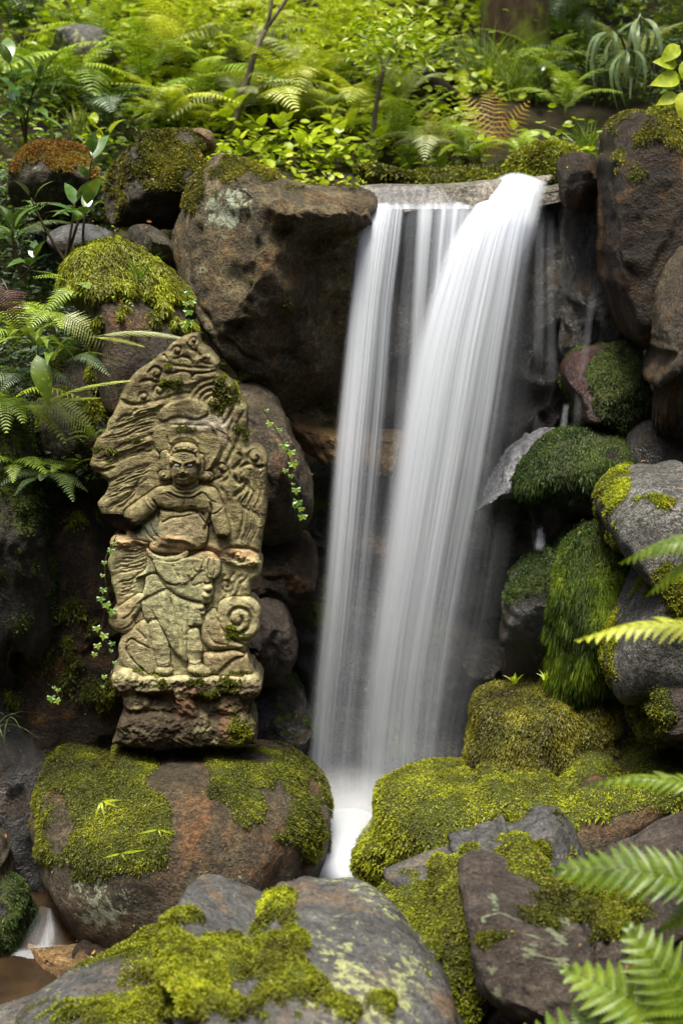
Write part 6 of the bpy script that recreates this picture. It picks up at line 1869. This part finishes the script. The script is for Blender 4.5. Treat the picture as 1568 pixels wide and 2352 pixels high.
b = ray_ground(522, 335, 1.3, 9); Yb = b[1]
t = thing('sapling', 'slender grey forked sapling with bright maple leaves at the top', 'tree', b)
fk = P(608, 70, Yb + 0.02)
limb('trunk', [b - b, P(540, 275, Yb) - b, P(566, 190, Yb) - b, P(586, 120, Yb) - b, fk - b], 0.017, 0.011, t, BARK)
limb('branch', [fk - b, P(622, 20, Yb) - b, P(628, -60, Yb) - b], 0.009, 0.006, t, BARK); limb('branch', [fk - b, P(640, 25, Yb) - b, P(690, -50, Yb) - b], 0.009, 0.006, t, BARK)
n = 1300
px = np.concatenate([RN.normal(500, 55, 260), RN.normal(780, 110, n - 260)]); py = np.concatenate([RN.normal(45, 40, 260), RN.normal(70, 70, n - 260)])
pts = P(px, py, Yb + 0.1 + np.abs(RN.normal(size=n)) * 0.45)
d = RN.normal(size=(n, 3)); d[:, 2] = d[:, 2] * 0.3 - 0.25; d[:, 1] -= 0.4
leaf_cloud('crown', pts - b, d, RN.uniform(0.018, 0.036, n), MP_V, MP_F, 0.5 + 0.3 * RN.normal(size=n), parent=t, mat=LF_MAPLE)
b = ray_ground(858, 385, 1.3, 9); Yb = b[1]
t = thing('sapling', 'thin brown sapling standing behind the left end of the lip slab', 'tree', b)
fk = P(880, 160, Yb)
limb('trunk', [b - b, P(856, 320, Yb) - b, P(864, 240, Yb) - b, fk - b], 0.013, 0.008, t, BARK)
limb('branch', [fk - b, P(895, 130, Yb) - b, P(925, 70, Yb) - b], 0.007, 0.003, t, BARK); limb('branch', [fk - b, P(872, 125, Yb) - b, P(858, 90, Yb) - b], 0.006, 0.003, t, BARK)
n = 420
pts = P(RN.normal(895, 55, n), RN.normal(95, 38, n), Yb + RN.normal(size=n) * 0.18)
d = RN.normal(size=(n, 3)); d[:, 2] = d[:, 2] * 0.4 - 0.15
leaf_cloud('crown', pts - b, d, RN.uniform(0.03, 0.06, n), OV_V, OV_F, 0.5 + 0.3 * RN.normal(size=n), parent=t, mat=LF_HERB)

# mossy trunk at the top and the dark root below it
b = ray_ground(1180, 150, 1.5, 9)
t = thing('tree', 'thick tree trunk with moss on its right flank at the top of the photo', 'tree', b)
limb('trunk', [np.array([0, 0, -0.2]), np.array([0.0, 0, 0.25]), np.array([-0.03, 0.05, 0.7]), np.array([-0.06, 0.1, 1.8]), np.array([-0.05, 0.2, 3.6])], 0.17, 0.11, t, BARK_MOSS, 14)
n = 9000
pts = b + np.stack([RN.normal(size=n) * 1.1, RN.normal(size=n) * 0.9, 3.6 + RN.normal(size=n) * 0.5], -1)
leaf_cloud('crown', pts - b, RN.normal(size=(n, 3)), RN.uniform(0.06, 0.11, n), OV_V, OV_F, RN.uniform(0, 1, n), parent=t, mat=LF_FERN)
b2 = ray_ground(1010, 235, 1.4, 9)
t = thing('root', 'black fallen root arching under the grass above the falls', 'root', b2)
limb('stem', [P(920, 95, b2[1]) - b2, P(935, 150, b2[1] - 0.05) - b2, P(985, 190, b2[1] - 0.08) - b2, P(1040, 225, b2[1] - 0.05) - b2, P(1080, 290, b2[1] + 0.05) - b2], 0.05, 0.03, t, mat_bark('bark_black', (0.008, 0.006, 0.004), (0.03, 0.022, 0.015)), 10)
limb('branch', [P(985, 190, b2[1] - 0.08) - b2, P(960, 215, b2[1] - 0.05) - b2, P(935, 250, b2[1]) - b2], 0.03, 0.02, t, BARK_MOSS)


# grasses
def grass(label, loc, n, L, mat, spread=0.5, droop=0.6, w=0.004, group=None, lean=(0, 0)):
    t = thing('grass_tuft', label, 'grass', loc, group)
    vs, fs, tone = [], [], []
    for k in range(n):
        a = R.uniform(0, 2 * math.pi); q = R.uniform(0.1, 1) * spread
        d = np.array([math.cos(a) * q + lean[0], math.sin(a) * q + lean[1], 1.0]); d /= np.linalg.norm(d)
        sd = np.cross(d, (0.2, -1, 0.1)); sd /= np.linalg.norm(sd)
        ln = L * R.uniform(0.55, 1.1); o = np.array([R.uniform(-1, 1), R.uniform(-1, 1), 0]) * 0.12 * L
        tn = R.uniform(0.2, 0.9)
        b0 = len(vs)
        for i in range(6):
            s = i / 5
            p = o + d * ln * s + np.array([d[0], d[1], -0.5]) * ln * droop * s * s
            ww = w * (1 - s * 0.95)
            vs += [p + sd * ww, p - sd * ww]; tone += [tn, tn]
        for i in range(5): fs.append((b0 + 2 * i, b0 + 2 * i + 1, b0 + 2 * i + 3, b0 + 2 * i + 2))
    link('blades', mesh_np('blades', np.array(vs), np.array(fs), True, {'tone': np.array(tone)}), parent=t, mat=mat)
    return t


for px, py, n, L, sp, lab in ((1110, 215, 150, 0.46, 0.8, 'dense tussock of arching bright grass above the orange ferns'), (1190, 235, 120, 0.40, 0.8, 'arching grass tussock at the foot of the mossy trunk'), (1340, 365, 60, 0.22, 0.6, 'upright green grass tuft beside the huge dark rock'),
                              (845, 405, 40, 0.17, 0.35, 'tuft of thin stalks left of the lip slab'), (1010, 400, 36, 0.16, 0.4, 'sparse grass behind the lip slab'), (180, 320, 40, 0.2, 0.4, 'grass stalks above the rust-mossed boulder'), (930, 395, 40, 0.15, 0.4, 'thin grass stalks at the water edge of the lip')):
    grass(lab, ray_ground(px, py, 1.2, 9), n, L, LF_GRASS, sp, w=0.003)
grass('thin grass tuft growing out of the bright moss cushion', P(320, 640, 0.2), 26, 0.12, LF_GRASS, 0.6, w=0.0016)
grass('tiny green sprouts on the left end of the loaf-shaped moss mound', P(1180, 1570, 0.2), 16, 0.045, LF_HERB, 0.7, w=0.003)
grass('tiny green sprouts in the middle of the loaf-shaped moss mound', P(1250, 1562, 0.2), 12, 0.04, LF_HERB, 0.7, w=0.003)
grass('long drooping grass blades hanging at the left edge in the dark', P(-15, 1700, -0.1), 14, 0.32, LF_LANCE, 0.25, 1.3, 0.003, lean=(0.15, -0.2))
for px, py, lab in ((235, 1840, 'bright green seedling on the mossy left side of the carved boulder'), (365, 1905, 'seedling with bent blades in the middle of the carved boulder'), (280, 1960, 'very small seedling low on the mossy face of the carved boulder')):
    g_ = P(px, py, -0.44)
    tt = thing('seedling', lab, 'seedling', g_)
    for k in range(4):
        a = R.uniform(-2.6, 0.4)
        child('leaf', LEAF_LANCE, tt, LF_HERB, frame((0, 0, 0), (math.cos(a), -0.5, math.sin(a) * 0.5 + 0.3), up=(0, -1, 0.4), s=R.uniform(0.022, 0.06), sw=1.2))


# ivy
def ivy(label, path, leaves, Y, size):
    pts = P([p[0] for p in path], [p[1] for p in path], Y)
    o = pts[0]
    t = thing('ivy', label, 'ivy', o)
    v, f = tube(catmull(pts - o, 6), np.full((len(path) - 1) * 6 + 1, 0.0018), 5)
    link('stem', mesh_mixed('stem', v, f), parent=t, mat=STEM_B)
    for x, y in leaves:
        q = P(x, y, Y - 0.015) - o
        child('leaf', LEAF_IVY, t, LF_IVY, frame(q, (R.uniform(-0.5, 0.5), -0.35, -0.8), up=(R.uniform(-0.3, 0.3), -1, 0.4), s=size * R.uniform(0.5, 1.3)))


ivy('ivy trailing down the pointed stone between the carving and the waterfall', [(600, 935), (650, 1015), (665, 1060), (680, 1120), (695, 1190)],
    [(612, 940), (620, 970), (642, 985), (652, 1020), (668, 1035), (672, 1062), (656, 1078), (668, 1090), (674, 1110), (680, 1122), (684, 1150), (692, 1165), (678, 1160), (696, 1182)], 0.28, 0.019)
ivy('ivy hanging beside the bright moss cushion on the overhanging boulder', [(428, 660), (432, 690), (436, 720), (430, 750)], [(432, 668), (442, 690), (428, 694), (434, 712), (438, 735), (426, 742)], 0.20, 0.019)
ivy('ivy climbing along the left side of the carved stone', [(268, 1230), (242, 1290), (245, 1380), (235, 1450), (262, 1520), (245, 1580)],
    [(262, 1245), (256, 1262), (240, 1290), (236, 1320), (238, 1352), (232, 1372), (244, 1386), (258, 1400), (222, 1440), (240, 1456), (258, 1475), (256, 1492), (224, 1480), (218, 1500), (264, 1520), (240, 1552), (236, 1575)], -0.02, 0.018)
ivy('small ivy sprig low on the tall dark rock', [(120, 1575), (130, 1590), (140, 1610)], [(124, 1578), (134, 1582), (130, 1606), (118, 1600)], -0.02, 0.016)

# moss bank on top of the huge right rock, and a mossy hump behind the falls
rock('moss_bank', 'bright moss hump above the huge dark rock at the right edge', 'moss bank', [(1480, 290), (1500, 262), (1568, 238), (1700, 230), (1720, 300), (1560, 310)], 0.9, 0.25, RK_BROWN, sub=5, p=2.4, seed=131, lean=0.5,
     moss=lambda x, y, n, k: sstep(-0.4, 0.0, k * 0.3 + 0.5), moss_mat=MOSS_Y, blades=9000, blen=0.018, bwid=0.004)
rock('moss_bank', 'orange and green mossy hump behind the surge of the waterfall', 'moss bank', [(1160, 400), (1200, 350), (1270, 335), (1330, 360), (1320, 430), (1190, 430)], 1.35, 0.25, RK_BROWN, sub=5, p=2.4, seed=133, lean=0.7,
     moss=lambda x, y, n, k: sstep(-0.4, 0.0, k * 0.3 + 0.5), moss_mat=MOSS_Y, blades=16000, blen=0.013, bwid=0.0035)
rock('moss_bank', 'green moss carpet behind the lip slab', 'moss bank', [(840, 445), (900, 415), (1000, 400), (1120, 396), (1180, 410), (1150, 440), (950, 450)], 1.35, 0.2, RK_BROWN, sub=5, p=2.4, seed=135, lean=0.9,
     moss=lambda x, y, n, k: sstep(-0.4, 0.0, k * 0.3 + 0.5), moss_mat=MOSS_G, blades=12000, blen=0.016, bwid=0.004)


# litter lying on the stones: fallen leaves and needles
def litter():
    pts, dirs, sz, tn = [], [], [], []
    for nm, (v, f, n, loc) in ROCK_GEO.items():
        if bpy.data.objects[nm].name.startswith('moss_bank'): continue
        k = np.where((n[:, 2] > 0.45) & (n[:, 1] < 0.5))[0]
        if len(k) < 20: continue
        c = int(min(14, 3 + len(k) / 900))
        for i in RN.choice(k, c):
            pts.append(v[i] + loc + n[i] * 0.012); d = RN.normal(size=3); d -= n[i] * (d @ n[i]); dirs.append(d); sz.append(RN.uniform(0.007, 0.02)); tn.append(RN.random())
    t = mat_leaf('fallen_leaf', (0.10, 0.03, 0.010), (0.24, 0.12, 0.03), (0.42, 0.34, 0.06), 0.2, 0.04)
    o = leaf_cloud('leaf_litter', np.array(pts), np.array(dirs), np.array(sz), OV_V, OV_F, np.array(tn), mat=t)
    o['kind'] = 'stuff'


litter()
